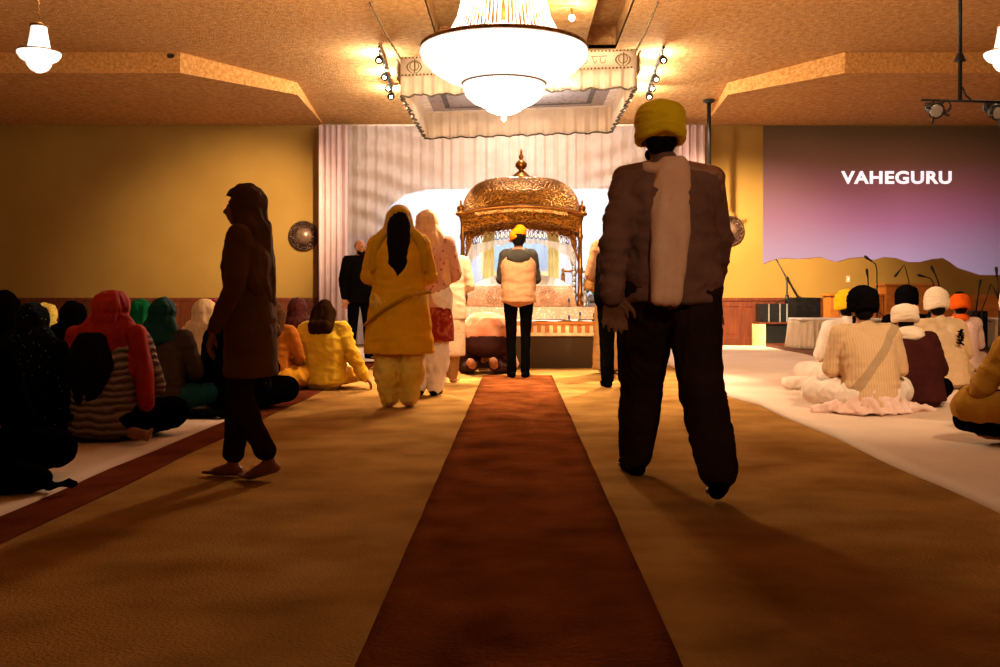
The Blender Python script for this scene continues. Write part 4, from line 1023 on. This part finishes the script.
C_jacket = cm('grey_brown_jacket', (108, 72, 58), (124, 84, 68))
C_scarfp = cm('pale_pink_brown_scarf', (226, 166, 130), (238, 184, 150))
C_dtrou = cm('dark_brown_trousers', (38, 23, 16), (48, 30, 21), spec=0)
C_sequin = cm('black_sequin_cloth', (170, 160, 140), (5, 5, 5), kind='voronoi', scale=34, lo=.07, hi=.10)
C_knit = cm('grey_cable_knit', (84, 64, 50), (146, 118, 98), kind='wave', scale=7.2, bump=1, bscale=None, lo=.0, hi=.5, wdir='Z', wdist=5)
C_floral = cm('red_floral_print', (206, 148, 120), (160, 48, 20), kind='noise', scale=26, lo=.60, hi=.66)
C_floral2 = cm('rust_red_border_print', (132, 34, 14), (176, 92, 60), kind='noise', scale=22, lo=.5, hi=.7)
C_dots = cm('cream_dotted_cotton', (150, 100, 66), (214, 178, 138), kind='voronoi', scale=40, lo=.12, hi=.25)
C_robe = cm('tan_robe_cotton', (150, 108, 58), (168, 122, 68))
C_olive = cm('mustard_olive_cotton', (164, 112, 30), (182, 130, 44))
C_ycream = cm('yellow_cream_cotton', (214, 184, 112), (228, 200, 130))
C_goldc = cm('gold_brocade', (214, 150, 50), (240, 196, 100), kind='voronoi', scale=60)
C_shoe = cm('black_sock', (7, 6, 6), spec=0)
C_denim = cm('dark_jeans', (16, 16, 20), (24, 24, 30))
SK_D = mat('skin_darker_tone', (136, 82, 54), (150, 92, 62), scale=20, rough=.55)  # skin colour a little darker than the other

# ---------------------------------------------------------------- standing people
def at_floor(px, Y, z=0): return V(((px-CX)/F*Y, Y, z))
# person in the centre, back to us, hands raised in front
p = person(at_floor(518.5, 10.62, .012), 0, 'person standing at the runner end in saffron head cloth, tan and charcoal hoodie, black trousers')
J = stand_joints(1.62, 'pray', spread=.075); J['thin'] = .84
for k, sg in (('l', -1), ('r', 1)): J['sho'+k].x *= .80; J['elb'+k].x *= .80
body(J, p)
top_garment(J, p, 'hoodie', C_tan, hem=.86, loose=.014, seed=1, collar=False, arms=False)
m = Mesh(); s = J['s']
for k in 'lr':
    sh, e, w_ = J['sho'+k], J['elb'+k], J['wri'+k]; m.cap(J['nec'].lerp(sh, .72), sh, .068*s, .074*s); m.cap(sh, e, .074*s, .062*s); m.cap(e, w_, .062*s, .05*s)
m.blob('hoodie_sleeves', C_charc, p, .011, 3, [(.004, 8, 8, 14)])
m = Mesh(); n_ = J['nec']
m.torus(n_+V((0, -.01, .0)), .085, .085, .035, rotx(.25)); m.ell(n_+V((0, -.105, -.055)), (.13, .05, .085)); m.ell(n_+V((0, -.04, -.03)), (.13, .085, .05))
m.blob('hood', C_charc, p, .010, 4, [(.004, 9, 9, 14)])
leg_garment(J, p, 'trousers', C_black, r=-.010, cuff=.004, seed=2); shoes(J, p, C_shoe, 'sock')
short_hair(J, p, low=-.075, off=.008)
m = Mesh(); h = J['hea']; hr = J['hr']
m.ell(h+V((0, -.005, .055)), (.090, .106, .078), rotx(-.1)@roty(-.25)); m.ell(h+V((.022, .0, .110)), (.062, .08, .05), roty(.3)); m.ell(h+V((-.045, -.02, .035)), (.055, .088, .06), roty(-.5))
for i in range(4): m.torus(h+V((-.01+.006*i, 0, .02+.022*i)), .084-.004*i, .098-.004*i, .013, roty(-.42+.05*i) @ rotx(-.1))
m.blob('head_cloth', C_saff, p, .007, 3, [(.003, 8, 8, 40)])

# woman in yellow
p = person(at_floor(399, 7.85), .06, 'woman standing in a long mustard-yellow tunic, dark hair under a yellow veil')
J = stand_joints(1.60, 'front', spread=.085); body(J, p)
top_garment(J, p, 'tunic', C_yel, loose=.03, seed=5, folds=.005, skirt=[(.435, .285, .19, 0), (.60, .27, .185, 0), (.85, .235, .17, 0), (1.02, .20, .15, 0)], wide=1.1)
leg_garment(J, p, 'baggy_trousers', C_yel2, r=.055, cuff=.022, folds=.014, seed=3)
hair_back(J, p, L=.43, w=.075, x=.0, y=-.12)
m = Mesh(); h = J['hea']
for q in (-1, 1):
    m.cap(h+V((q*.060, -.01, .06)), h+V((q*.092, -.03, -.06)), .040, .036); m.cap(h+V((q*.092, -.03, -.06)), V((q*.17, -.06, J['shol'].z+.02)), .036, .045); m.cap(V((q*.17, -.06, J['shol'].z+.02)), V((q*.21, -.08, J['shol'].z-.20)), .045, .03)
m.ell(h+V((0, .005, .055)), (.094, .100, .088))
m.blob('yellow_veil', cm('sheer_yellow_veil', (186, 132, 20), (204, 150, 34), alpha=.9), p, .010, 4, [(.006, 8, 8, 2.5)], lambda c: c.y > .075 and c.z < J['hea'].z+.06)
m = Mesh(); m.tube([(-.27, -.10, .66), (-.12, -.175, .78), (.08, -.195, .90), (.26, -.13, .93)], .014, 8); m.obj('diagonal_shawl_edge', cm('yellow_shawl_edge', (150, 104, 14)), p, True)

# woman in pink floral
p = person(at_floor(427, 8.8), -.05, 'woman standing in pink tunic with rust-red hem, peach veil and white trousers')
J = stand_joints(1.66, 'front', spread=.07); body(J, p)
top_garment(J, p, 'tunic', C_floral, loose=.02, seed=7, skirt=[(.50, .24, .17, 0), (.70, .23, .165, 0), (1.02, .19, .145, 0)])
m = Mesh(); m.loft([(V((0, 0, .49)), .248, .178), (V((0, 0, .66)), .238, .172), (V((0, 0, .80)), .222, .163)], 40); m.blob('printed_hem', C_floral2, p, .012, 2, [(.004, 8, 8, 3)])
leg_garment(J, p, 'baggy_trousers', C_white, r=.05, cuff=.02, folds=.013, seed=6)
short_hair(J, p); veil(J, p, C_peach, down=.42, spread=.19, seed=3); shoes(J, p, C_shoe, 'sock')
# woman behind her
p = person(at_floor(447.5, 10.1), -.1, 'woman in a cream tunic over a dotted skirt, right of the pink floral tunic')
J = stand_joints(1.52, 'front', spread=.06); body(J, p)
top_garment(J, p, 'tunic', C_cream, loose=.01, seed=9, skirt=[(.66, .20, .15, 0), (1.0, .18, .14, 0)])
m = Mesh(); m.loft([(V((0, 0, .28)), .185, .15), (V((0, 0, .60)), .18, .145), (V((0, 0, .85)), .175, .14)], 40); m.blob('dotted_skirt', C_dots, p, .012, 2, [(.006, 8, 8, 3)])
leg_garment(J, p, 'trousers', C_robe, r=.01, cuff=.01, seed=6); hair_back(J, p, L=.2)

# man in black facing us
p = person(at_floor(359.5, 13.55, .03), -2.55, 'balding bearded man in a black suit standing by the curtain, facing towards us')
J = stand_joints(1.66, 'down', spread=.14); body(J, p, look=(.25, 0))
top_garment(J, p, 'jacket', C_black, hem=.80, loose=.012, seed=11); leg_garment(J, p, 'trousers', C_black, r=0, cuff=.01); shoes(J, p, C_shoe); beard(J, p)
# man in dark vest
p = person(at_floor(616, 9.6), .02, 'man standing in black waistcoat and tan shirt, just left of the tall walking man')
J = stand_joints(1.68, 'front', spread=.085); body(J, p)
top_garment(J, p, 'shirt', C_tan, hem=.85, loose=.0, seed=12)
m = Mesh(); s = J['s']
for q in (-.06, 0, .06): m.cap(J['pel']+V((q*1.2, -.004, -.05)), J['wai']+V((q, 0, 0)), .152*s, .146*s); m.cap(J['wai']+V((q, 0, 0)), J['che']+V((q*1.1, 0, 0)), .146*s, .152*s)
m.cap(J['che'], J['nec']-V((0, 0, .03)), .15*s, .08*s)
for k in 'lr': m.cap(J['nec']-V((0, 0, .02)), J['nec'].lerp(J['sho'+k], .72), .066*s, .075*s)
m.blob('waistcoat', C_black, p, .011, 3, [(.003, 6, 6, 12)]); leg_garment(J, p, 'trousers', C_black, r=.008, cuff=.015, seed=5); shoes(J, p, C_shoe); turban(J, p, C_bturb)
# tan robed person behind him
p = person(at_floor(609.5, 11.3), 0, 'person in a long tan robe standing behind the man in the black waistcoat, mostly hidden')
J = stand_joints(1.55, 'front', spread=.07); body(J, p)
top_garment(J, p, 'robe', C_robe, loose=.0, seed=14, skirt=[(.05, .20, .15, 0), (.5, .18, .14, 0), (1.0, .165, .135, 0)]); short_hair(J, p)
# big walking man on the right
p = person(V((.715, 4.45, 0)), .03, 'tall man walking up the aisle in a yellow turban, grey-brown jacket and dark trousers')
J = stand_joints(1.74, 'down', stride=.40, step_side=-1, lean=.03, spread=.11); J['hea'] += V((-.02, .02, 0))
for k in ('hea', 'nec', 'che', 'shol', 'shor', 'elbl', 'elbr', 'wril', 'wrir'): J[k] += V((-.03, 0, 0)); body(J, p, voxel=.009)
for k, sg in (('l', -1), ('r', 1)): J['sho'+k] += V((-sg*.02, 0, -.045)); J['elb'+k] += V((-sg*.005, -.03, 0))
top_garment(J, p, 'jacket', C_jacket, hem=.84, loose=.024, seed=15, folds=.009, wide=1.0)
leg_garment(J, p, 'trousers', C_dtrou, r=.028, cuff=.025, folds=.007, seed=16); shoes(J, p, C_shoe)
turban(J, p, C_yturb, fat=1.08, tall=.95, seed=3); beard(J, p)
m = Mesh(); nz = J['nec'].z
m.torus(J['nec']+V((0, -.005, .0)), .085, .09, .035, rotx(.15))
for q in (-.06, -.02, .02): m.cap((q*.6, J['nec'].y-.08, nz-.0), (q-.01, J['che'].y-.12, nz-.13), .05, .05); m.cap((q-.01, J['che'].y-.12, nz-.13), (q-.02, J['che'].y-.17, nz-.32), .05, .045); m.cap((q-.02, J['che'].y-.17, nz-.32), (q-.05, -.18, nz-.60), .045, .03)
m.blob('scarf', C_scarfp, p, .009, 4, [(.006, 14, 14, 3)])
# blurred walker on the left, seen from the side
p = person(V(((251-CX)/F*4.75, 4.75, 0)), PI/2, 'barefoot person in dark clothes walking leftwards on the tan carpet beside the seated women')
J = stand_joints(1.42, 'down', stride=.12, spread=.05, lean=.02); body(J, p, sk=SK_D, voxel=.009)
top_garment(J, p, 'tunic', cm('dark_umber_cotton', (92, 58, 26), (108, 70, 34)), hem=.60, loose=.005, seed=17, folds=.005)
leg_garment(J, p, 'trousers', C_dtrou, r=.0, cuff=.012, folds=.005, seed=18, stop=.86)
short_hair(J, p); veil(J, p, cm('dark_umber_veil', (86, 54, 26), (100, 64, 32)), down=.3, spread=.16)
# kneeling person bowing down
p = person(V(((486-CX)/F*11.35, 11.35, 0)), .08, 'person kneeling and bowing to the floor before the stage, bare soles towards us')
J = {'hipl': V((-.10, -.12, .36)), 'hipr': V((.10, -.12, .36)), 'knel': V((-.17, .12, .07)), 'kner': V((.17, .12, .07)), 'ankl': V((-.13, -.26, .09)), 'ankr': V((.06, -.28, .09)),
     'toel': V((-.15, -.34, .13)), 'toer': V((.05, -.36, .14)), 'shol': V((-.17, .36, .26)), 'shor': V((.17, .36, .26)), 'elbl': V((-.27, .45, .07)), 'elbr': V((.27, .45, .07)),
     'wril': V((-.14, .62, .05)), 'wrir': V((.14, .62, .05)), 'hdl': V((.1, 1, -.1)).normalized(), 'hdr': V((-.1, 1, -.1)).normalized(),
     'pel': V((0, -.10, .40)), 'wai': V((0, .06, .43)), 'che': V((0, .24, .36)), 'nec': V((0, .42, .26)), 'hea': V((0, .56, .18)), 's': 1, 'seat': False, 'bow': True}
p.scale = (1.28, 1.05, 1.24); body(J, p, look=(0, -1.1))
top_garment(J, p, 'shirt', cm('peach_white_shirt', (224, 168, 128), (238, 200, 170)), loose=.015, seed=19, collar=False)
m = Mesh(); m.ell((0, -.15, .34), (.215, .18, .19))
for k in 'lr': m.cap(J['hip'+k], J['kne'+k], .13, .09); m.cap(J['kne'+k], J['ank'+k].lerp(J['kne'+k], .1), .08, .06)
m.blob('trousers', cm('dark_purple_brown_trousers', (46, 22, 18), (58, 30, 24)), p, .012, 4, [(.005, 9, 9, 9)])
turban(J, p, C_wturb)
m = Mesh(); m.ell((0, -.12, .38), (.235, .21, .20)); m.ell((0, .10, .42), (.20, .2, .13)); m.blob('shirt_tail', cm('peach_shirt_tail', (186, 112, 76), (214, 160, 126)), p, .011, 4, [(.005, 9, 9, 9)], lambda c: c.z < .30)

# ---------------------------------------------------------------- seated people
def seated(px, base_y, H, label, rz=0, lean=.06, arms='lap', twist=0, group=None, z=.028, voxel=.012, wide=1, dx=0, look=(0, 0)):
    Y = F*(CH-z)/(base_y-HY)+.16
    p = person(V(((px-CX)/F*Y, Y, z)), rz, label, group); J = sit_joints(H, lean, twist, arms, wide)
    if dx:
        for k in ('hea', 'nec', 'che', 'shol', 'shor'): J[k] = J[k]+V((dx*(1 if k in ('hea',) else .7), 0, 0))
    body(J, p, voxel=voxel, look=look); return p, J
def lap(J, p, m_, r=.02, name='trousers', seed=0, folds=.006): return leg_garment(J, p, name, m_, r=r, cuff=.01, folds=folds, seed=seed)

# women and others on the left
p, J = seated(-48, 492, 1.7, 'person in black mostly outside the frame at the lower left, only the knee showing'); top_garment(J, p, 'tunic', C_black, seed=31); lap(J, p, C_black, .03, seed=31); short_hair(J, p)
p, J = seated(-4, 428, 1.72, 'woman in a plain black veil at the left edge, tallest head there'); top_garment(J, p, 'tunic', C_black, seed=21, loose=.02); lap(J, p, C_black, .03); veil(J, p, C_black, down=.35, seed=1)
p, J = seated(26, 445, 1.56, 'woman in a black veil sprinkled with silver sequins, at the left edge', wide=.85); top_garment(J, p, 'tunic', C_sequin, seed=22, loose=.03); lap(J, p, C_navy, .03); veil(J, p, C_sequin, down=.45, spread=.22, seed=2)
p, J = seated(41, 402, 1.54, 'woman in a yellow lace veil half hidden behind the sequinned black veil', wide=.75); top_garment(J, p, 'tunic', C_red, seed=23); lap(J, p, C_red, .02); veil(J, p, C_ylace, down=.4, seed=3)
p, J = seated(68, 412, 1.57, 'person in a plain black hood between the yellow lace veil and the red scarf'); top_garment(J, p, 'tunic', C_black, seed=24, loose=.02); lap(J, p, C_black, .03); veil(J, p, C_black, down=.35, spread=.22, seed=4)
p, J = seated(106, 443, 1.72, 'woman in a red head scarf and grey cable-knit jumper with long dark hair', lean=.04, wide=.88)
top_garment(J, p, 'jumper', C_knit, loose=.015, seed=25, sleeve=.9); lap(J, p, C_black, .03, seed=4)
veil(J, p, C_red, down=.20, spread=.21, seed=5, fold=.010)
m = Mesh(); s = J['s']; h = J['hea']
for q in (-.9, -.4, .1, .6, 1): m.cap((q*.045-.05, -.10, .60), (q*.095-.055, -.125, .45), .045, .055); m.cap((q*.095-.055, -.125, .45), (q*.06-.05, -.13, .27-.03*math.sin(q*5)), .055, .018)
m.blob('long_hair', HAIR, p, .009, 3, [(.008, 26, 26, 3)])
m = Mesh(); m.cap(J['shor']+V((0, -.05, .05)), J['shor']+V((.05, -.05, -.18)), .06, .055); m.cap(J['shor']+V((.05, -.05, -.18)), (.25, -.03, .22), .055, .05)
m.cap(J['shol']+V((-.0, -.03, .05)), J['shol']+V((-.04, -.02, -.2)), .055, .03)
m.blob('scarf_end', C_red, p, .010, 4, [(.007, 10, 10, 3)], seed=2)
m = Mesh(); m.cap((.20, -.10, .05), (.30, -.16, .045), .035, .032)
for i in range(5): m.cap((.30, -.16, .03+.0*i), (.315+.004*i, -.175+.008*i, .02+.014*i), .018, .012, 8)
m.blob('bare_foot', SKIN, p, .007, 2)
p, J = seated(137, 396, 1.60, 'woman in a bright green scarf mostly hidden between red and dark green scarves', wide=.75); top_garment(J, p, 'tunic', C_cream, seed=26); lap(J, p, C_black); veil(J, p, C_lgreen, seed=6)
p, J = seated(158, 416, 1.63, 'woman in a dark green head scarf, brown top and teal trousers', arms='lap'); top_garment(J, p, 'tunic', C_brown, seed=27, loose=.01); lap(J, p, C_teal, .01, seed=8); veil(J, p, C_green, down=.02, spread=.12, seed=7)
p, J = seated(198, 397, 1.60, 'woman draped in a long cream veil, patterned band beside her face', rz=-.5); top_garment(J, p, 'tunic', C_pveil, seed=28, loose=.02); lap(J, p, C_pveil, .02); veil(J, p, C_pveil, down=.50, spread=.22, seed=8)
m = Mesh(); h = J['hea']; m.torus(h+V((0, .02, .01)), .098, .118, .02, roty(PI/2)@rotx(0)) if False else m.torus(h+V((0, .045, .005)), .100, .118, .016, rotx(PI/2-.25)); m.blob('patterned_band', cm('multicolour_print', (60, 90, 110), (170, 60, 90), kind='voronoi', scale=60, lo=.1, hi=.5), p, .008, 2)
p, J = seated(243, 379, 1.74, 'person in a peach scarf and gold brocade cap behind the glittering black veil', rz=-.3, wide=.8); top_garment(J, p, 'tunic', C_peach, seed=29); lap(J, p, C_peach); veil(J, p, C_peach, down=.3, seed=9)
m = Mesh(); h = J['hea']; m.ell(h+V((0, -.01, .105)), (.085, .095, .065)); 
for k in range(7): a = 2*PI*k/7; m.cap(h+V((.07*math.cos(a), .07*math.sin(a), .12)), h+V((.085*math.cos(a), .085*math.sin(a), .175)), .022, .010)
m.blob('gold_cap', C_goldc, p, .008, 2)
p, J = seated(236, 410, 1.62, 'woman all in black with a few glittering beads on her veil', lean=.05); top_garment(J, p, 'tunic', C_black, seed=30, loose=.05); lap(J, p, C_black, .04); veil(J, p, cm('black_beaded_cloth', (120, 100, 84), (12, 9, 10), kind='voronoi', scale=16, lo=.05, hi=.08), down=.45, spread=.25, seed=10)
p, J = seated(271, 391, 1.58, 'woman in burnt-orange tunic and gold trousers with brown hair, left of the yellow tunic', twist=-.2); top_garment(J, p, 'tunic', C_orangeb, seed=32, folds=.007); lap(J, p, cm('gold_cotton', (190, 124, 24), (206, 142, 38)), .03, folds=.009); hair_back(J, p, L=.17, w=.095, m_=cm('brown_hair', (58, 30, 12), (76, 42, 18), stretch=(6, 6, .6)))
p, J = seated(296, 382, 1.62, 'dark-veiled person between the burnt-orange and the yellow tunics', wide=.8); top_garment(J, p, 'tunic', C_brown, seed=33); lap(J, p, C_black); veil(J, p, C_maroon, down=.3, seed=11)
p, J = seated(324, 388, 1.62, 'woman in a crumpled yellow tunic sitting last in the left group, leaning on her hand', arms='back', rz=-.15, lean=.0, wide=.85); top_garment(J, p, 'tunic', cm('golden_yellow_cotton', (196, 152, 30), (214, 172, 48)), seed=34, folds=.010, loose=.035); lap(J, p, C_yel2, .02); hair_back(J, p, L=.17, w=.10, m_=cm('dark_brown_hair', (34, 18, 8), (46, 26, 12), stretch=(6, 6, .6), spec=0))

# turbaned men on the right
p, J = seated(850, 389, 1.70, 'man in a yellow turban and white shirt behind the man in the black turban', rz=.1); top_garment(J, p, 'shirt', C_white, seed=41); lap(J, p, C_white, .03, seed=9, folds=.009); turban(J, p, C_yturb, seed=4)
p, J = seated(871, 414, 1.72, 'man in a large black turban and ribbed cream jumper with a diagonal strap', rz=.02, dx=-.03, wide=.95)
C_strap = C_creamk.copy(); C_strap.name = 'cream_knit_with_strap'; band_over(C_strap, (176, 146, 110), 1.0, -.75, -.33, -.25)
top_garment(J, p, 'jumper', C_strap, loose=.025, seed=42, folds=.004); lap(J, p, C_white, .035, seed=10, folds=.010); turban(J, p, C_bturb, fat=1.05, seed=5); beard(J, p)
m = Mesh(); m.loft([(V((0, -.03, .006)), .30, .19), (V((0, -.02, .03)), .27, .18), (V((0, 0, .10)), .23, .17), (V((0, 0, .17)), .20, .15)], 40); m.cap((-.15, .0, .04), (-.42, .02, .02), .07, .02); m.cap((.15, -.03, .03), (.48, .0, .012), .05, .015); m.blob('tunic_tails', C_pink, p, .010, 2, [(.016, 9, 9, 9), (.007, 25, 25, 25)])
p, J = seated(917, 407, 1.50, 'person in a dark maroon jumper with a cream cloth wound round the head', dx=-.06, lean=.08); top_garment(J, p, 'jumper', C_maroon, loose=.05, seed=43); lap(J, p, C_black, .03); turban(J, p, C_wturb, fat=1.1, tall=.8, seed=6); 
m = Mesh(); m.torus(J['nec']+V((0, -.01, .03)), .085, .09, .04, rotx(.2)); m.ell(J['nec']+V((0, -.06, .03)), (.11, .06, .06)); m.blob('neck_cloth', C_wturb, p, .010, 3, [(.006, 8, 8, 30)])
p, J = seated(910, 381, 1.80, 'man in a small black turban seen above the cream-wound head'); top_garment(J, p, 'shirt', C_black, seed=44); lap(J, p, C_black); turban(J, p, C_bturb, seed=7)
p, J = seated(947, 389, 1.72, 'man in a white turban and cream shirt with a dark print on the back', dx=-.06, rz=.1)
band_over(C_creamp, (44, 34, 26), 1.0, 0, .03, .075); top_garment(J, p, 'shirt', C_cream, loose=.01, seed=45, folds=.006); lap(J, p, C_cream, .02); turban(J, p, C_wturb, seed=8, tall=1.1); beard(J, p)
m = Mesh(); rnd = random.Random(6)
for k in range(26):
    x = rnd.uniform(-.03, .03)*(1-.5*k/26)+.045; z = .42+.14*k/26; m.box((x-.014, -.165, z-.006), (x+.014, -.155, z+.006), roty(rnd.uniform(-1, 1)))
m.obj('back_print', C_black, p)
p, J = seated(963, 372, 1.66, 'man in an orange turban with a black crown and pinkish white shirt'); top_garment(J, p, 'shirt', C_pink, seed=46); lap(J, p, C_pink); turban(J, p, C_orange, patka=C_bturb, seed=9)
m = Mesh(); m.torus(J['nec']+V((0, -.01, .03)), .07, .075, .028, rotx(.2)); m.ell(J['nec']+V((.0, -.06, .02)), (.07, .04, .05)); m.blob('orange_neck_cloth', C_orange, p, .009, 3)
p, J = seated(1030, 392, 1.74, 'person in yellow-cream clothes sitting sideways at the right edge, arm stretched forward', rz=1.1, arms='knees', lean=.10); top_garment(J, p, 'shirt', C_ycream, loose=.02, seed=47, folds=.009); lap(J, p, C_ycream, .03, folds=.010); turban(J, p, C_ylace if False else C_wturb, seed=10)
p, J = seated(1050, 452, 1.72, 'person in mustard clothes cut off by the right edge, knee showing above black trousers', rz=.12, arms='knees', lean=.08); top_garment(J, p, 'tunic', C_olive, loose=.02, seed=48, folds=.008); lap(J, p, C_black, .0)
m = Mesh(); s = J['s']
m.cap(J['hipl']+V((0, .02, .06)), J['knel']+V((.02, -.02, .07)), .12, .105); m.cap(J['knel']+V((.02, -.02, .08)), J['knel']+V((.10, .02, .12)), .11, .10); m.blob('tunic_lap', C_olive, p, .011, 4, [(.008, 8, 8, 8)]); turban(J, p, C_bturb)
# rolled white cloth lying left of the men
m = Mesh(); m.cap((-.16, 0, .055), (.16, .02, .055), .055, .06)
o = m.blob('rolled_cloth', C_white, None, .01, 3, [(.008, 14, 14, 14)]); o.location = G(806, 389, .03)+V((0, .05, .0)); tag(o, 'rolled white cloth lying on the sheet left of the turbaned men', 'cloth')
o = Mesh().box((-.16, -.07, 0), (.16, .07, .035)).blob('folded_scarf', C_black, None, .008, 5, [(.01, 14, 14, 14)]); o.location = G(205, 416, .03); tag(o, 'crumpled black scarf on the sheet below the teal knee', 'scarf')
o = Mesh().ell((-.06, 0, .06), (.17, .12, .065)).ell((-.12, .02, .09), (.10, .09, .06)).cap((.10, .0, .03), (.20, .03, .035), .02, .016).blob('bag', C_black, None, .008, 6, [(.01, 10, 10, 10)]); o.location = G(28, 492, .02); tag(o, 'soft black bag lying on the white sheet at the lower left', 'bag')
# cables on the small sheet near the man in black
pts = [P(*q) for q in ((372, 352, 1), (380, 348, 1))]
# ------------------------------------------------------------------ lights: the hall's own lamps, and unseen ones added for fill
def light(kind, loc, power, col, size=.1, target=None, angle=60, blend=.6, name='lamp'):
    l = bpy.data.lights.new(name, kind); l.energy = power; l.color = col; o = bpy.data.objects.new(name, l); COL.objects.link(o); o.location = loc
    if kind in ('POINT', 'SPOT'): l.shadow_soft_size = size
    if kind == 'AREA': l.size = size
    if kind == 'SPOT': l.spot_size = R(angle); l.spot_blend = blend
    if target is not None: o.rotation_euler = (V(target)-V(loc)).to_track_quat('-Z', 'Y').to_euler()
    return o
WARM = (1.0, .77, .50); NEUT = (1.0, .88, .78); AMB = (1.0, .70, .43); COOL = (.80, .90, 1.0)
for sx in (-1, 1):
    for k, y in enumerate((13.9, 14.8, 15.6)):
        light('POINT', (sx*2.02, y+.12, zc(y)-.20), 60, (1, .86, .70), .03)
    light('SPOT', (sx*2.0, 15.2, 4.0), 320, NEUT, .05, (sx*1.2, 17.9, 2.9), 90)
    light('SPOT', (sx*2.0, 13.6, 4.05), 470, NEUT, .05, (0, 13.4, .8), 50)
    light('SPOT', (sx*1.9, 13.4, 4.05), 4600, WARM, .05, (sx*.7, 10.2, 0), 46, 1)
    light('SPOT', (sx*2.1, 14.0, 4.05), 2600 if sx < 0 else 6500, WARM, .05, (-5.2, 18.2, 2.0) if sx < 0 else (4.3, 18.2, 1.0), 46 if sx < 0 else 56, 1)
    light('POINT', (sx*4.85, 10.0, 4.05), 22, WARM, .1)
light('SPOT', (-3.0, 2.5, 4.3), 300, AMB, .25, (-2.2, 11.0, 0.2), 60, 1)
light('SPOT', (3.0, 2.5, 4.3), 2000, AMB, .25, (2.6, 11.0, 0.2), 60, 1)
light('SPOT', (1.6, -1.5, 3.9), 420, WARM, .2, (.6, 4.5, 1.5), 34, 1)  # added unseen spot to brighten the walking man's back
light('SPOT', (.66, 11.65, CEI-.25), 270, NEUT, .05, (0, 13.2, .7), 42, .8)
light('POINT', (0, 16.7, 3.75), 130, NEUT, .05)  # added light without a fixture, for the curtain top and rear valance
light('POINT', (.1, 13.9, 3.45), 55, NEUT, .03)  # added light without a fixture, brightens the rear valance from inside the canopy
light('SPOT', (0, 15.6, 3.0), 140, COOL, .1, (0, 14, 1.2), 100)
light('POINT', (.66, 11.62, CEI-.25), 30, WARM, .05)
light('POINT', (cc.x, cc.y, 2.5), 400, WARM, .2)
light('POINT', (cc.x, cc.y, 3.75), 520, WARM, .2)

# groups of like things
for o in list(COL.objects):
    if o.parent or not o.get('category'): continue
    c, lb = o['category'], o['label']; g = None
    if c == 'person':
        seatd = any(k.name.startswith(('trousers', 'tunic', 'jumper', 'shirt')) for k in o.children) and o.location.z > .025 and 'suit' not in lb
        if seatd: g = 'people seated on the left white sheet' if o.location.x < 0 else 'men seated on the right white sheet'
    elif c == 'microphone stand': g = 'microphone stands on the music platform'
    elif c == 'microphone': g = 'small microphones on the stage'
    elif c == 'cable': g = 'cables on the stage sheet'
    elif c == 'track light': g = 'ceiling track lights'
    elif c == 'wall ornament': g = 'carved wall medallions'
    elif lb.startswith('small lit crystal'): g = 'small side chandeliers'
    elif c == 'counter': g = 'wooden counters on the music platform'
    if g and not o.get('group'): o['group'] = g
